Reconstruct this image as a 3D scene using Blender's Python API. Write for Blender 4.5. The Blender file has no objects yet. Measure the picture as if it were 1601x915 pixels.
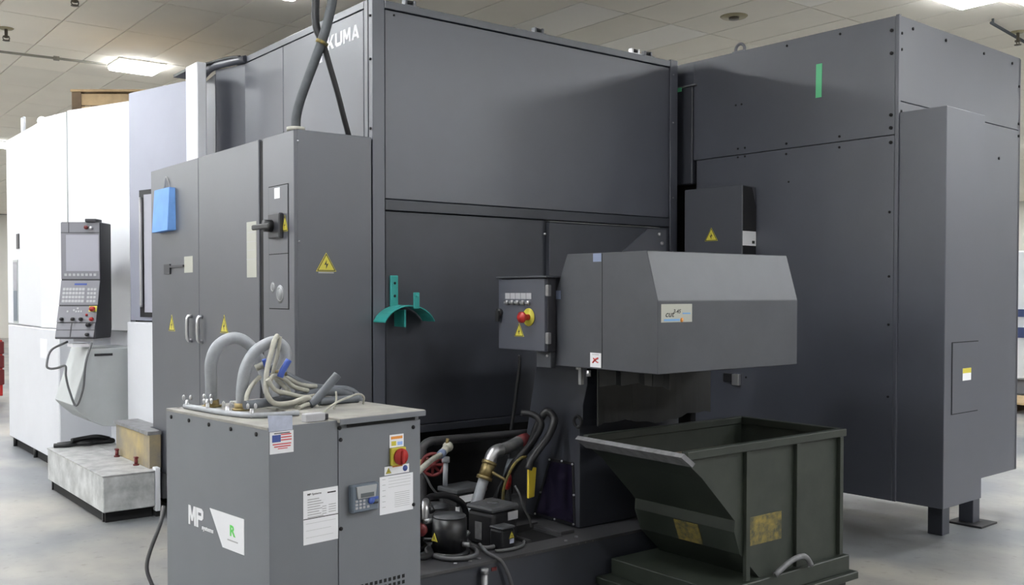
import bpy, bmesh, math, random
from mathutils import Vector, Matrix, Quaternion

random.seed(7)
R = math.radians
sc = bpy.context.scene
COL = sc.collection

# ---------------------------------------------------------------- camera, world, exposure
cam_d = bpy.data.cameras.new('camera')
cam_d.sensor_width = 36.0
cam_d.lens = 1531.0 / 1601.0 * 36.0
cam_d.shift_y = 0.0217
cam_d.clip_end = 200
cam = bpy.data.objects.new('camera', cam_d)
COL.objects.link(cam)
cam.location = (0, 0, 1.6)
cam.rotation_euler = (R(90 - 1.3), 0, R(51.9 - 90))
sc.camera = cam

world = bpy.data.worlds.new('world')
world.use_nodes = True
world.node_tree.nodes['Background'].inputs[0].default_value = (0.8, 0.85, 1, 1)
world.node_tree.nodes['Background'].inputs[1].default_value = 0.05
sc.world = world

sc.view_settings.view_transform = 'Standard'
sc.view_settings.look = 'None'
sc.view_settings.gamma = 1.0
sc.view_settings.use_curve_mapping = False
sc.view_settings.exposure = 0.12
LAMP = 96.0          # radiance of the ceiling lamps' diffusers

# ---------------------------------------------------------------- materials
def mat(name, rgb, rough=0.5, metal=0.0, noise=0.0, nscale=6.0, rgb2=None, emit=0.0, rvar=0.0,
        bump=0.0, bscale=60.0, spec=0.5, alpha=1.0, trans=0.0, rand=0.0, coord='Object'):
    m = bpy.data.materials.new(name)
    m.use_nodes = True
    nt = m.node_tree
    b = nt.nodes['Principled BSDF']
    b.inputs['Base Color'].default_value = (*rgb, 1)
    b.inputs['Roughness'].default_value = rough
    b.inputs['Metallic'].default_value = metal
    b.inputs['Specular IOR Level'].default_value = spec
    b.inputs['Transmission Weight'].default_value = trans
    if emit:
        b.inputs['Emission Color'].default_value = (*rgb, 1)
        b.inputs['Emission Strength'].default_value = emit
    tc = nt.nodes.new('ShaderNodeTexCoord')
    if noise or rgb2 or rvar:
        n = nt.nodes.new('ShaderNodeTexNoise')
        n.inputs['Scale'].default_value = nscale
        n.inputs['Detail'].default_value = 5
        n.inputs['Roughness'].default_value = 0.6
        nt.links.new(tc.outputs[coord], n.inputs['Vector'])
        rp = nt.nodes.new('ShaderNodeValToRGB')
        rp.color_ramp.elements[0].position = 0.35
        rp.color_ramp.elements[1].position = 0.68
        c2 = rgb2 if rgb2 else tuple(min(1, c * (1 + noise)) for c in rgb)
        c1 = rgb if rgb2 else tuple(c * (1 - noise) for c in rgb)
        rp.color_ramp.elements[0].color = (*c1, 1)
        rp.color_ramp.elements[1].color = (*c2, 1)
        nt.links.new(n.outputs['Fac'], rp.inputs['Fac'])
        nt.links.new(rp.outputs['Color'], b.inputs['Base Color'])
        if rvar:
            mr = nt.nodes.new('ShaderNodeMapRange')
            mr.inputs['To Min'].default_value = rough - rvar
            mr.inputs['To Max'].default_value = rough + rvar
            nt.links.new(n.outputs['Fac'], mr.inputs['Value'])
            nt.links.new(mr.outputs['Result'], b.inputs['Roughness'])
    if rand:
        oi = nt.nodes.new('ShaderNodeObjectInfo')
        hs = nt.nodes.new('ShaderNodeHueSaturation')
        mr = nt.nodes.new('ShaderNodeMapRange')
        mr.inputs['To Min'].default_value = 1 - rand
        mr.inputs['To Max'].default_value = 1 + rand
        nt.links.new(oi.outputs['Random'], mr.inputs['Value'])
        nt.links.new(mr.outputs['Result'], hs.inputs['Value'])
        src = b.inputs['Base Color'].links[0].from_socket if b.inputs['Base Color'].links else None
        if src: nt.links.new(src, hs.inputs['Color'])
        else: hs.inputs['Color'].default_value = (*rgb, 1)
        nt.links.new(hs.outputs['Color'], b.inputs['Base Color'])
    if bump:
        n2 = nt.nodes.new('ShaderNodeTexNoise')
        n2.inputs['Scale'].default_value = bscale
        n2.inputs['Detail'].default_value = 3
        nt.links.new(tc.outputs[coord], n2.inputs['Vector'])
        bp = nt.nodes.new('ShaderNodeBump')
        bp.inputs['Strength'].default_value = bump
        bp.inputs['Distance'].default_value = 0.004
        nt.links.new(n2.outputs['Fac'], bp.inputs['Height'])
        nt.links.new(bp.outputs['Normal'], b.inputs['Normal'])
    return m

M = {}
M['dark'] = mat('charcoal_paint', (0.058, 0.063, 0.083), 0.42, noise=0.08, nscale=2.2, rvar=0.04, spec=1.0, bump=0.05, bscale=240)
M['dark_shaded'] = mat('charcoal_paint_shaded', (0.036, 0.039, 0.051), 0.42, noise=0.12, nscale=3.0, rvar=0.05, spec=0.6, bump=0.05, bscale=240)  # darker copy of the charcoal; shade on low parts is put into the colour
M['cabinet'] = mat('cabinet_grey_paint', (0.062, 0.066, 0.082), 0.40, noise=0.05, nscale=2.0, spec=1.0, bump=0.04, bscale=260)
M['hood'] = mat('hood_grey_paint', (0.047, 0.050, 0.061), 0.46, noise=0.10, nscale=7.0, rvar=0.06, spec=0.7, bump=0.05, bscale=200)
M['black'] = mat('black_paint', (0.012, 0.012, 0.014), 0.5, noise=0.2, nscale=9)
M['pump_black'] = mat('pump_black_enamel', (0.012, 0.012, 0.014), 0.38, noise=0.3, nscale=14)
M['pump_cap'] = mat('pump_cap_grey', (0.06, 0.062, 0.068), 0.5, noise=0.2, nscale=12)
M['gap'] = mat('dark_gap', (0.006, 0.006, 0.007), 0.8)
M['iron'] = mat('dirty_cast_iron', (0.016, 0.016, 0.018), 0.7, noise=0.4, nscale=5)
M['tank'] = mat('oily_tank_steel', (0.034, 0.034, 0.038), 0.42, rgb2=(0.075, 0.074, 0.078), nscale=4.5, rvar=0.1)
M['white'] = mat('white_paint', (0.74, 0.75, 0.79), 0.34, noise=0.004, nscale=1.5)
M['white_low'] = mat('white_paint_worn', (0.66, 0.67, 0.71), 0.4, noise=0.02, nscale=3)
M['pan'] = mat('pale_grey_pan', (0.42, 0.44, 0.445), 0.45, noise=0.06, nscale=3)
M['lavender'] = mat('light_grey_door', (0.29, 0.30, 0.36), 0.38, noise=0.03, nscale=2)
M['chiller'] = mat('chiller_grey_paint', (0.168, 0.177, 0.197), 0.5, noise=0.03, nscale=3, bump=0.06, bscale=300)
M['chiller_top'] = mat('dusty_chiller_top', (0.22, 0.215, 0.20), 0.6, rgb2=(0.33, 0.315, 0.28), nscale=8)
M['silver'] = mat('silver_metal', (0.55, 0.55, 0.57), 0.35, metal=0.9)
M['steel'] = mat('dull_steel', (0.30, 0.30, 0.31), 0.42, metal=0.7, noise=0.2, nscale=20)
M['brass'] = mat('brass', (0.32, 0.25, 0.12), 0.45, metal=0.8, noise=0.2, nscale=25)
M['hose_grey'] = mat('grey_hose', (0.32, 0.335, 0.36), 0.45, noise=0.08, nscale=30)
M['hose_dark'] = mat('dark_grey_conduit', (0.058, 0.064, 0.072), 0.55, noise=0.12, nscale=20)
M['hose_mid'] = mat('mid_grey_conduit', (0.105, 0.115, 0.13), 0.45, noise=0.1, nscale=25)
M['hose_black'] = mat('black_rubber_hose', (0.010, 0.010, 0.012), 0.5)
M['cable_grey'] = mat('grey_cable', (0.10, 0.10, 0.105), 0.5)
M['beige'] = mat('beige_cable', (0.38, 0.37, 0.32), 0.5, noise=0.15, nscale=25)
M['blue'] = mat('blue_rubber', (0.06, 0.11, 0.42), 0.45)
M['red'] = mat('red_paint', (0.40, 0.022, 0.02), 0.4)
M['red_old'] = mat('dull_red_paint', (0.13, 0.015, 0.017), 0.5)
M['yellow'] = mat('yellow_sticker', (0.60, 0.52, 0.06), 0.5)
M['yellow_y'] = mat('yellow_plastic', (0.72, 0.55, 0.05), 0.45)
M['yellow_worn'] = mat('worn_yellow_paint', (0.18, 0.17, 0.16), 0.6, rgb2=(0.44, 0.34, 0.16), nscale=2.6)
M['warn_worn'] = mat('scuffed_warning_sticker', (0.045, 0.05, 0.03), 0.6, rgb2=(0.22, 0.16, 0.03), nscale=28)
M['ink'] = mat('black_ink', (0.02, 0.02, 0.02), 0.6)
M['ink_grey'] = mat('grey_ink', (0.42, 0.42, 0.43), 0.6)
M['ink_blue'] = mat('blue_ink', (0.05, 0.085, 0.30), 0.6)
M['ink_red'] = mat('red_ink', (0.60, 0.06, 0.06), 0.6)
M['ink_orange'] = mat('orange_ink', (0.72, 0.28, 0.05), 0.6)
M['ink_green'] = mat('green_ink', (0.13, 0.62, 0.12), 0.6)
M['paper'] = mat('white_paper', (0.80, 0.80, 0.83), 0.6)
M['beige_label'] = mat('beige_label', (0.40, 0.40, 0.35), 0.5)
M['blue_paper'] = mat('blue_paper', (0.13, 0.31, 0.70), 0.6, noise=0.08, nscale=6)
M['blue_tape'] = mat('grey_blue_tape', (0.20, 0.24, 0.36), 0.5)
M['flap'] = mat('frosted_tape', (0.40, 0.43, 0.54), 0.35, noise=0.1, nscale=30)
M['green_tape'] = mat('green_tape', (0.14, 0.62, 0.30), 0.5)
M['teal'] = mat('teal_enamel', (0.03, 0.27, 0.25), 0.35, noise=0.1, nscale=12)
M['purple'] = mat('dark_smoked_window', (0.016, 0.013, 0.028), 0.15)
M['screen'] = mat('grey_screen', (0.36, 0.36, 0.41), 0.25)
M['pend'] = mat('pendant_grey', (0.20, 0.20, 0.225), 0.45)
M['pend_dark'] = mat('pendant_charcoal', (0.035, 0.035, 0.042), 0.45)
M['key'] = mat('pale_keys', (0.40, 0.40, 0.42), 0.5)
M['meter'] = mat('meter_grey_blue', (0.13, 0.16, 0.20), 0.45)
M['meter_l'] = mat('meter_light_grey', (0.36, 0.37, 0.38), 0.45)
M['steel_print'] = mat('translucent_grey_print', (0.20, 0.205, 0.215), 0.5)
M['lcd'] = mat('lcd', (0.10, 0.115, 0.12), 0.3)
M['bin'] = mat('bin_dark_green', (0.012, 0.016, 0.012), 0.5, rgb2=(0.022, 0.028, 0.021), nscale=5, rvar=0.08)
M['bin_side'] = mat('bin_green_worn', (0.015, 0.020, 0.015), 0.5, rgb2=(0.027, 0.033, 0.025), nscale=6)
M['rim'] = mat('worn_bin_rim', (0.10, 0.10, 0.105), 0.45, rgb2=(0.20, 0.20, 0.21), nscale=18)
M['rubber'] = mat('rubber_curtain', (0.006, 0.0065, 0.007), 0.5, noise=0.2, nscale=5)
M['chips'] = mat('rusty_chips', (0.05, 0.03, 0.018), 0.6, rgb2=(0.12, 0.085, 0.05), nscale=40, bump=0.8, bscale=90)
M['step_plate'] = mat('scuffed_step_plate', (0.34, 0.35, 0.35), 0.45, rgb2=(0.62, 0.63, 0.63), nscale=7, rvar=0.1)
M['step_tread'] = mat('step_tread', (0.26, 0.26, 0.26), 0.5, rgb2=(0.46, 0.46, 0.455), nscale=9)
M['tread_dark'] = mat('dark_tread', (0.20, 0.20, 0.21), 0.6, noise=0.2, nscale=14)
M['wood'] = mat('pine_wood', (0.50, 0.36, 0.20), 0.6, noise=0.2, nscale=4)
M['wood_d'] = mat('dark_wood', (0.14, 0.09, 0.05), 0.6, noise=0.25, nscale=6)
M['ceil'] = mat('ceiling_grid', (0.62, 0.58, 0.50), 0.8)
M['tile'] = mat('ceiling_tile', (0.88, 0.835, 0.735), 0.85, noise=0.02, nscale=1.5, rand=0.04)
M['tile_w'] = mat('new_ceiling_tile', (0.93, 0.90, 0.83), 0.85)
M['sprk'] = mat('sprinkler_metal', (0.10, 0.085, 0.06), 0.5, metal=0.3)
M['esc'] = mat('tarnished_brass_ring', (0.33, 0.29, 0.17), 0.5)
M['pipe_c'] = mat('painted_pipe', (0.30, 0.285, 0.24), 0.6)
M['lamp'] = mat('lamp_diffuser', (0.94, 0.97, 1.0), 0.5, emit=LAMP)
M['lamp_side'] = mat('lamp_side_lens', (0.94, 0.97, 1.0), 0.5, emit=LAMP * 0.19)
M['lampframe'] = mat('lamp_frame', (0.8, 0.8, 0.78), 0.5)
M['wall'] = mat('wall_paint', (0.60, 0.58, 0.53), 0.8, noise=0.04, nscale=0.6)
M['far_white'] = mat('far_machine_white', (0.72, 0.74, 0.78), 0.4)
M['far_blue'] = mat('far_machine_blue', (0.04, 0.06, 0.16), 0.4)
M['glass'] = mat('smoked_glass', (0.02, 0.02, 0.025), 0.08)

def floor_material():
    m = mat('polished_concrete', (0.33, 0.325, 0.315), 0.42)
    nt = m.node_tree; b = nt.nodes['Principled BSDF']
    tc = nt.nodes['Texture Coordinate']
    def noise(scale, det, stretch=None):
        n = nt.nodes.new('ShaderNodeTexNoise'); n.inputs['Scale'].default_value = scale; n.inputs['Detail'].default_value = det
        if stretch:
            mp = nt.nodes.new('ShaderNodeMapping'); mp.inputs['Scale'].default_value = stretch
            nt.links.new(tc.outputs['Object'], mp.inputs['Vector']); nt.links.new(mp.outputs['Vector'], n.inputs['Vector'])
        else: nt.links.new(tc.outputs['Object'], n.inputs['Vector'])
        return n
    def ramp(src, p0, p1, c0, c1):
        r = nt.nodes.new('ShaderNodeValToRGB')
        r.color_ramp.elements[0].position = p0; r.color_ramp.elements[1].position = p1
        r.color_ramp.elements[0].color = (*c0, 1); r.color_ramp.elements[1].color = (*c1, 1)
        nt.links.new(src.outputs['Fac'], r.inputs['Fac']); return r
    a = ramp(noise(0.7, 7), 0.40, 0.60, (0.165, 0.175, 0.19), (0.31, 0.297, 0.27))
    c = ramp(noise(3.0, 8, (1.0, 0.45, 1)), 0.30, 0.62, (0.78, 0.78, 0.79), (1.08, 1.06, 1.02))
    d = ramp(noise(14, 6), 0.24, 0.40, (0.70, 0.69, 0.68), (1, 1, 1))
    def mul(x, y):
        mx = nt.nodes.new('ShaderNodeMix'); mx.data_type = 'RGBA'; mx.blend_type = 'MULTIPLY'
        mx.inputs['Factor'].default_value = 1
        nt.links.new(x, mx.inputs['A']); nt.links.new(y, mx.inputs['B'])
        return mx.outputs['Result']
    o = mul(mul(a.outputs['Color'], c.outputs['Color']), d.outputs['Color'])
    nt.links.new(o, b.inputs['Base Color'])
    return m
M['floor'] = floor_material()

# ---------------------------------------------------------------- geometry helpers
class B:
    """collects shapes in one bmesh; build() links them as one object"""
    def __init__(s):
        s.bm = bmesh.new()
    def _take(s, t, mtx=None):
        if mtx is not None: bmesh.ops.transform(t, matrix=mtx, verts=t.verts)
        me = bpy.data.meshes.new('t'); t.to_mesh(me); t.free()
        s.bm.from_mesh(me); bpy.data.meshes.remove(me)
    def box(s, x0, x1, y0, y1, z0, z1, bev=0.0, seg=1, mtx=None):
        t = bmesh.new(); bmesh.ops.create_cube(t, size=1)
        bmesh.ops.scale(t, vec=(abs(x1 - x0), abs(y1 - y0), abs(z1 - z0)), verts=t.verts)
        bmesh.ops.translate(t, vec=((x0 + x1) / 2, (y0 + y1) / 2, (z0 + z1) / 2), verts=t.verts)
        if bev: bmesh.ops.bevel(t, geom=t.edges[:], offset=bev, segments=seg, affect='EDGES', profile=0.5)
        s._take(t, mtx); return s
    def solid(s, a, b, bev=0.0):
        """a prism between two equal-length loops of points"""
        t = bmesh.new(); n = len(a)
        va = [t.verts.new(p) for p in a]; vb = [t.verts.new(p) for p in b]
        t.faces.new(va); t.faces.new(vb[::-1])
        for i in range(n):
            j = (i + 1) % n
            t.faces.new((va[i], vb[i], vb[j], va[j]))
        bmesh.ops.recalc_face_normals(t, faces=t.faces)
        if bev: bmesh.ops.bevel(t, geom=t.edges[:], offset=bev, segments=1, affect='EDGES')
        s._take(t); return s
    def prism(s, poly, axis, a0, a1, bev=0.0):
        f = {'x': lambda p, a: (a, p[0], p[1]), 'y': lambda p, a: (p[0], a, p[1]), 'z': lambda p, a: (p[0], p[1], a)}[axis]
        return s.solid([f(p, a0) for p in poly], [f(p, a1) for p in poly], bev)
    def face_poly(s, face, poly, n0, n1):
        """a thin plate on a face: face=('x',x0) looks to -X with points (y,z), ('y',y0) looks to -Y with (x,z)"""
        return s.solid([fpt(face, p[0], p[1], n0) for p in poly], [fpt(face, p[0], p[1], n1) for p in poly])
    def plate(s, face, a0, a1, b0, b1, n0, n1):
        return s.face_poly(face, [(a0, b0), (a1, b0), (a1, b1), (a0, b1)], n0, n1)
    def cyl(s, p0, p1, r, seg=16, r2=None, bev=0.0):
        p0, p1 = Vector(p0), Vector(p1); d = p1 - p0
        t = bmesh.new()
        bmesh.ops.create_cone(t, cap_ends=True, segments=seg, radius1=r, radius2=r if r2 is None else r2, depth=d.length)
        if bev:
            es = [e for e in t.edges if abs(e.verts[0].co.z - e.verts[1].co.z) < 1e-6]
            bmesh.ops.bevel(t, geom=es, offset=bev, segments=2, affect='EDGES')
        for f in t.faces: f.smooth = True
        q = Vector((0, 0, 1)).rotation_difference(d.normalized())
        s._take(t, Matrix.Translation((p0 + p1) / 2) @ q.to_matrix().to_4x4()); return s
    def sphere(s, c, r, sc_=(1, 1, 1), u=14, v=9):
        t = bmesh.new(); bmesh.ops.create_uvsphere(t, u_segments=u, v_segments=v, radius=r)
        for f in t.faces: f.smooth = True
        s._take(t, Matrix.Translation(c) @ Matrix.Diagonal((*sc_, 1))); return s
    def tube(s, pts, r, seg=10, sub=6, smooth=True, ribs=0.0):
        P = [Vector(p) for p in pts]
        if smooth and len(P) > 2:
            Q = []
            E = [P[0] * 2 - P[1]] + P + [P[-1] * 2 - P[-2]]
            for i in range(1, len(E) - 2):
                p0, p1, p2, p3 = E[i - 1:i + 3]
                for k in range(sub):
                    t = k / sub
                    Q.append(0.5 * ((2 * p1) + (p2 - p0) * t + (2 * p0 - 5 * p1 + 4 * p2 - p3) * t * t + (3 * p1 - p0 - 3 * p2 + p3) * t ** 3))
            Q.append(P[-1]); P = Q
        t = bmesh.new(); rings = []
        tang = (P[1] - P[0]).normalized()
        nrm = tang.orthogonal().normalized()
        for i, p in enumerate(P):
            tg = (P[min(i + 1, len(P) - 1)] - P[max(i - 1, 0)]).normalized()
            nrm = (tg.__class__(nrm) if True else nrm)
            nrm.rotate(tang.rotation_difference(tg)); tang = tg
            bn = tg.cross(nrm)
            rr = r * (1 + ribs * (i % 2))
            rings.append([t.verts.new(p + (nrm * math.cos(a) + bn * math.sin(a)) * rr) for a in [2 * math.pi * k / seg for k in range(seg)]])
        for a, b in zip(rings, rings[1:]):
            for k in range(seg):
                f = t.faces.new((a[k], a[(k + 1) % seg], b[(k + 1) % seg], b[k])); f.smooth = True
        t.faces.new(rings[0][::-1]); t.faces.new(rings[-1])
        bmesh.ops.recalc_face_normals(t, faces=t.faces)
        s._take(t); return s
    def torus(s, c, axis, R_, r, seg=24, ring=8):
        t = bmesh.new(); ax = Vector(axis).normalized(); u = ax.orthogonal().normalized(); v = ax.cross(u); c = Vector(c)
        rg = []
        for i in range(seg):
            a = 2 * math.pi * i / seg; d = u * math.cos(a) + v * math.sin(a)
            rg.append([t.verts.new(c + d * (R_ + r * math.cos(b)) + ax * r * math.sin(b)) for b in [2 * math.pi * k / ring for k in range(ring)]])
        for i in range(seg):
            for k in range(ring):
                f = t.faces.new((rg[i][k], rg[(i + 1) % seg][k], rg[(i + 1) % seg][(k + 1) % ring], rg[i][(k + 1) % ring])); f.smooth = True
        bmesh.ops.recalc_face_normals(t, faces=t.faces)
        s._take(t); return s
    def text(s, face, a0, b0, body, w, h, n, bold=0.0, shear=0.0, th=0.0012):
        cu = bpy.data.curves.new('t', 'FONT'); cu.body = body; cu.size = 1; cu.resolution_u = 2
        cu.extrude = 0.01; cu.offset = bold; cu.shear = shear
        o = bpy.data.objects.new('t', cu); COL.objects.link(o)
        me = bpy.data.meshes.new_from_object(o)
        bpy.data.objects.remove(o); bpy.data.curves.remove(cu)
        xs = [v.co.x for v in me.vertices]; ys = [v.co.y for v in me.vertices]
        x0, x1, y0, y1 = min(xs), max(xs), min(ys), max(ys)
        for v in me.vertices:
            tx = (v.co.x - x0) / (x1 - x0) * w; ty = (v.co.y - y0) / (y1 - y0) * h; tz = n + (th if v.co.z > 0 else 0)
            v.co = fpt(face, a0 - tx if face[0] == 'x' else a0 + tx, b0 + ty, tz)
        s.bm.from_mesh(me); bpy.data.meshes.remove(me); return s

GLYPH = {
 'M': [[(0,0),(.22,0),(.22,1),(0,1)], [(.78,0),(1,0),(1,1),(.78,1)], [(.0,1),(.28,1),(.60,.22),(.40,.22)], [(1,1),(.72,1),(.40,.22),(.60,.22)]],
 'P': [[(0,0),(.26,0),(.26,1),(0,1)], [(.2,1),(.74,1),(.96,.88),(.96,.78),(.2,.78)], [(.70,.9),(.96,.88),(.96,.52),(.70,.5)], [(.2,.40),(.74,.40),(.96,.52),(.96,.62),(.2,.62)]],
 'K': [[(0,0),(.27,0),(.27,1),(0,1)], [(.24,.36),(.68,1),(1,1),(.42,.30)], [(.34,.52),(.52,.68),(1,0),(.68,0)]],
 'U': [[(0,.2),(.26,.2),(.26,1),(0,1)], [(.74,.2),(1,.2),(1,1),(.74,1)], [(0,.21),(.2,0),(.8,0),(1,.21),(.74,.26),(.26,.26)]],
 'A': [[(0,0),(.27,0),(.63,1),(.37,1)], [(1,0),(.73,0),(.37,1),(.63,1)], [(.2,.18),(.8,.18),(.72,.38),(.28,.38)]],
 'O': [],
}
for _k in range(10):
    _a, _c = 2 * math.pi * _k / 10, 2 * math.pi * (_k + 1) / 10
    GLYPH['O'].append([(.5 + .5 * math.cos(_a), .5 + .5 * math.sin(_a)), (.5 + .5 * math.cos(_c), .5 + .5 * math.sin(_c)), (.5 + .24 * math.cos(_c), .5 + .27 * math.sin(_c)), (.5 + .24 * math.cos(_a), .5 + .27 * math.sin(_a))])
def block_letters(b, face, a0, b0, word, w, h, n, gap=.14, th=.002):
    """bold block letters built stroke by stroke"""
    lw = w / (len(word) + gap * (len(word) - 1))
    sg = -1 if face[0] == 'x' else 1
    for k, ch_ in enumerate(word):
        o_ = k * lw * (1 + gap)
        for j, pl in enumerate(GLYPH[ch_]):
            b.face_poly(face, [(a0 + sg * (o_ + p[0] * lw), b0 + p[1] * h) for p in pl], n, n + th + .00012 * j)
    return b

def fpt(face, a, b, n):
    return (face[1] - n, a, b) if face[0] == 'x' else (a, face[1] - n, b)

FRAME = {}
def build(b, name, m, parent=None, label=None, stuff=False):
    me = bpy.data.meshes.new(name)
    root = parent
    while root is not None and root.parent is not None: root = root.parent
    off = FRAME.get(root.name) if root is not None else None
    if off: bmesh.ops.translate(b.bm, vec=(-off[0], -off[1], -off[2]), verts=b.bm.verts)
    b.bm.to_mesh(me); b.bm.free()
    me.materials.append(m)
    o = bpy.data.objects.new(name, me); COL.objects.link(o)
    if parent: o.parent = parent
    if label: o['label'] = label
    if stuff: o['kind'] = 'stuff'
    return o
def tag(o, label=None, cat=None, group=None, kind=None):
    if label: o['label'] = label
    if cat: o['category'] = cat
    if group: o['group'] = group
    if kind: o['kind'] = kind
    return o
def thing(name, label, cat, loc=(0, 0, 0), rz=0.0, group=None, local=False):
    """an Empty at a thing's base; parts are written in the room's axes unless local"""
    o = bpy.data.objects.new(name, None); COL.objects.link(o)
    o.location = loc; o.rotation_euler = (0, 0, R(rz)); o.empty_display_size = 0.1
    if not local: FRAME[o.name] = loc
    return tag(o, label, cat, group)
def single(b, name, m, label, cat, group=None, base=None):
    """a thing that is one mesh; its origin goes to its lowest point's middle"""
    vs = [v.co for v in b.bm.verts]
    if base is None:
        base = Vector(((min(v.x for v in vs) + max(v.x for v in vs)) / 2, (min(v.y for v in vs) + max(v.y for v in vs)) / 2, min(v.z for v in vs)))
    bmesh.ops.translate(b.bm, vec=-Vector(base), verts=b.bm.verts)
    o = build(b, name, m); o.location = base
    return tag(o, label, cat, group)
def struct(b, name, m):
    return tag(build(b, name, m), kind='structure')

def screw(parent, face, a, b_, r=0.008, n=0.006, m=None, name='screw'):
    bb = B(); bb.cyl(fpt(face, a, b_, -0.002), fpt(face, a, b_, n), r, 8)
    return build(bb, name, m or M['gap'], parent)
def warning(parent, face, a, b_, w, h, n=0.0):
    """yellow triangle with a black bolt; (a,b_) is the middle of its lower edge"""
    t = B(); t.face_poly(face, [(a - w / 2, b_), (a + w / 2, b_), (a, b_ + h)], n, n + 0.002)
    s_ = build(t, 'warning_triangle', M['yellow'], parent)
    k = B()
    k.face_poly(face, [(a + w * .02, b_ + h * .62), (a - w * .10, b_ + h * .34), (a, b_ + h * .37), (a - w * .02, b_ + h * .12), (a + w * .10, b_ + h * .42), (a, b_ + h * .40)], n + 0.002, n + 0.003)
    def tri(s0):
        return [(a - w * s0 / 2, b_ + h * (1 - s0) * .36), (a + w * s0 / 2, b_ + h * (1 - s0) * .36), (a, b_ + h * (1 - s0) * .36 + h * s0)]
    o_, i_ = tri(.92), tri(.80)
    for j in range(3):
        k2 = (j + 1) % 3
        k.face_poly(face, [o_[j], o_[k2], i_[k2], i_[j]], n + 0.002, n + 0.0028)
    build(k, 'bolt_symbol', M['ink'], s_)
    return s_
def label_plate(parent, face, a0, a1, b0, b1, m, n=0.0, th=0.0016, name='label', label=None):
    t = B(); t.plate(face, a0, a1, b0, b1, n, n + th)
    return build(t, name, m, parent, label)
def lines(parent, face, rows, n, m, name='printed_lines'):
    k = B()
    for (a0, a1, b0, b1) in rows: k.plate(face, a0, a1, b0, b1, n, n + 0.0006)
    return build(k, name, m, parent, stuff=len(rows) > 1)

# ---------------------------------------------------------------- the hall
XL, XR, YF, YB, ZC = -8.0, 30.0, -8.0, 38.0, 4.32
b = B(); b.box(XL, XR, YF, YB, -0.12, 0); struct(b, 'floor', M['floor'])
b = B(); b.box(XL, XR, YB, YB + 0.2, 0, ZC); struct(b, 'wall_left', M['wall'])
b = B(); b.box(XR, XR + 0.2, YF, YB, 0, ZC); struct(b, 'wall_right', M['wall'])
b = B(); b.box(XL - 0.2, XL, YF, YB, 0, ZC); struct(b, 'wall_back', M['wall'])
b = B(); b.box(XL, XR, YF - 0.2, YF, 0, ZC); struct(b, 'wall_front', M['wall'])
b = B(); b.box(XL, XR, YF, YB, ZC + 0.016, ZC + 0.15); ceiling = struct(b, 'ceiling', M['ceil'])

# tiles of the hung ceiling, 0.61 x 1.22 m; lamps take the place of a tile half
TX, TY, TX0, TY0 = 0.61, 1.22, 8.04, 6.87
lamps = []
for i in range(-2, 6):
    for j in range(-4, 9):
        lx, ly = 3.72 + 5.06 * i, 8.08 + 3.9 * j
        if not (XL + 1 < lx < XR - 0.5 and YF + 1 < ly < YB - 0.5): continue
        if i == 0 and j in (-1, 2): continue          # no lamp over the machine end
        if i == -1 and j == -2 or i == 1 and j == 0: continue
        if i == 1 and j == -1: ly = 4.45
        lamps.append((lx, ly))
for ly in (4.18, 8.08, 11.98, 15.88, 19.78):                                # unseen lamps added over the aisle to brighten the white front
    lamps += [(1.18, ly), (-3.90, ly)]
lamps += [(9.24, 4.02), (9.38, .08), (9.38, -3.82), (6.25, .28), (6.25, -3.62)]                  # second lamps beside the right row; last pair added to brighten the end face
tiles = []
i0, i1 = int((XL - TX0) / TX), int((XR - TX0) / TX)
j0, j1 = int((YF - TY0) / TY), int((YB - TY0) / TY)
for i in range(i0, i1):
    for j in range(j0, j1):
        tiles.append((TX0 + (i + .5) * TX, TY0 + (j + .5) * TY))
def seen(x, y):
    d = .617 * x + .787 * y; r = .787 * x - .617 * y
    return d > 8.6 and -0.55 < r / d < 0.55
tiles.sort(key=lambda t: (0 if seen(*t) else 1, t[0] ** 2 + t[1] ** 2))
tb = bmesh.new()
tm = bpy.data.meshes.new('tile')
bt = B(); bt.box(-TX / 2 + .006, TX / 2 - .006, -TY / 2 + .006, TY / 2 - .006, 0, 0.014); bt.bm.to_mesh(tm); bt.bm.free()
tm.materials.append(M['tile'])
tmw = tm.copy(); tmw.materials.clear(); tmw.materials.append(M['tile_w'])
new_spots = [(7.70, 7.47), (6.50, 8.1), (6.2, 6.3), (8.0, 5.0), (11.7, 6.2), (5.6, 9.6)]
far = B()
n_tile = 0
for k, (x, y) in enumerate(tiles):
    isnew = any(abs(x - a) < .31 and abs(y - c) < .62 for a, c in new_spots)
    if k < 300:
        o = bpy.data.objects.new('tile', tmw if isnew else tm); COL.objects.link(o)
        o.parent = ceiling; o.location = (x, y, ZC)
    else:
        far.box(x - TX / 2 + .006, x + TX / 2 - .006, y - TY / 2 + .006, y + TY / 2 - .006, ZC, ZC + .014)
build(far, 'distant_tiles', M['tile'], ceiling, stuff=True)

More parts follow.
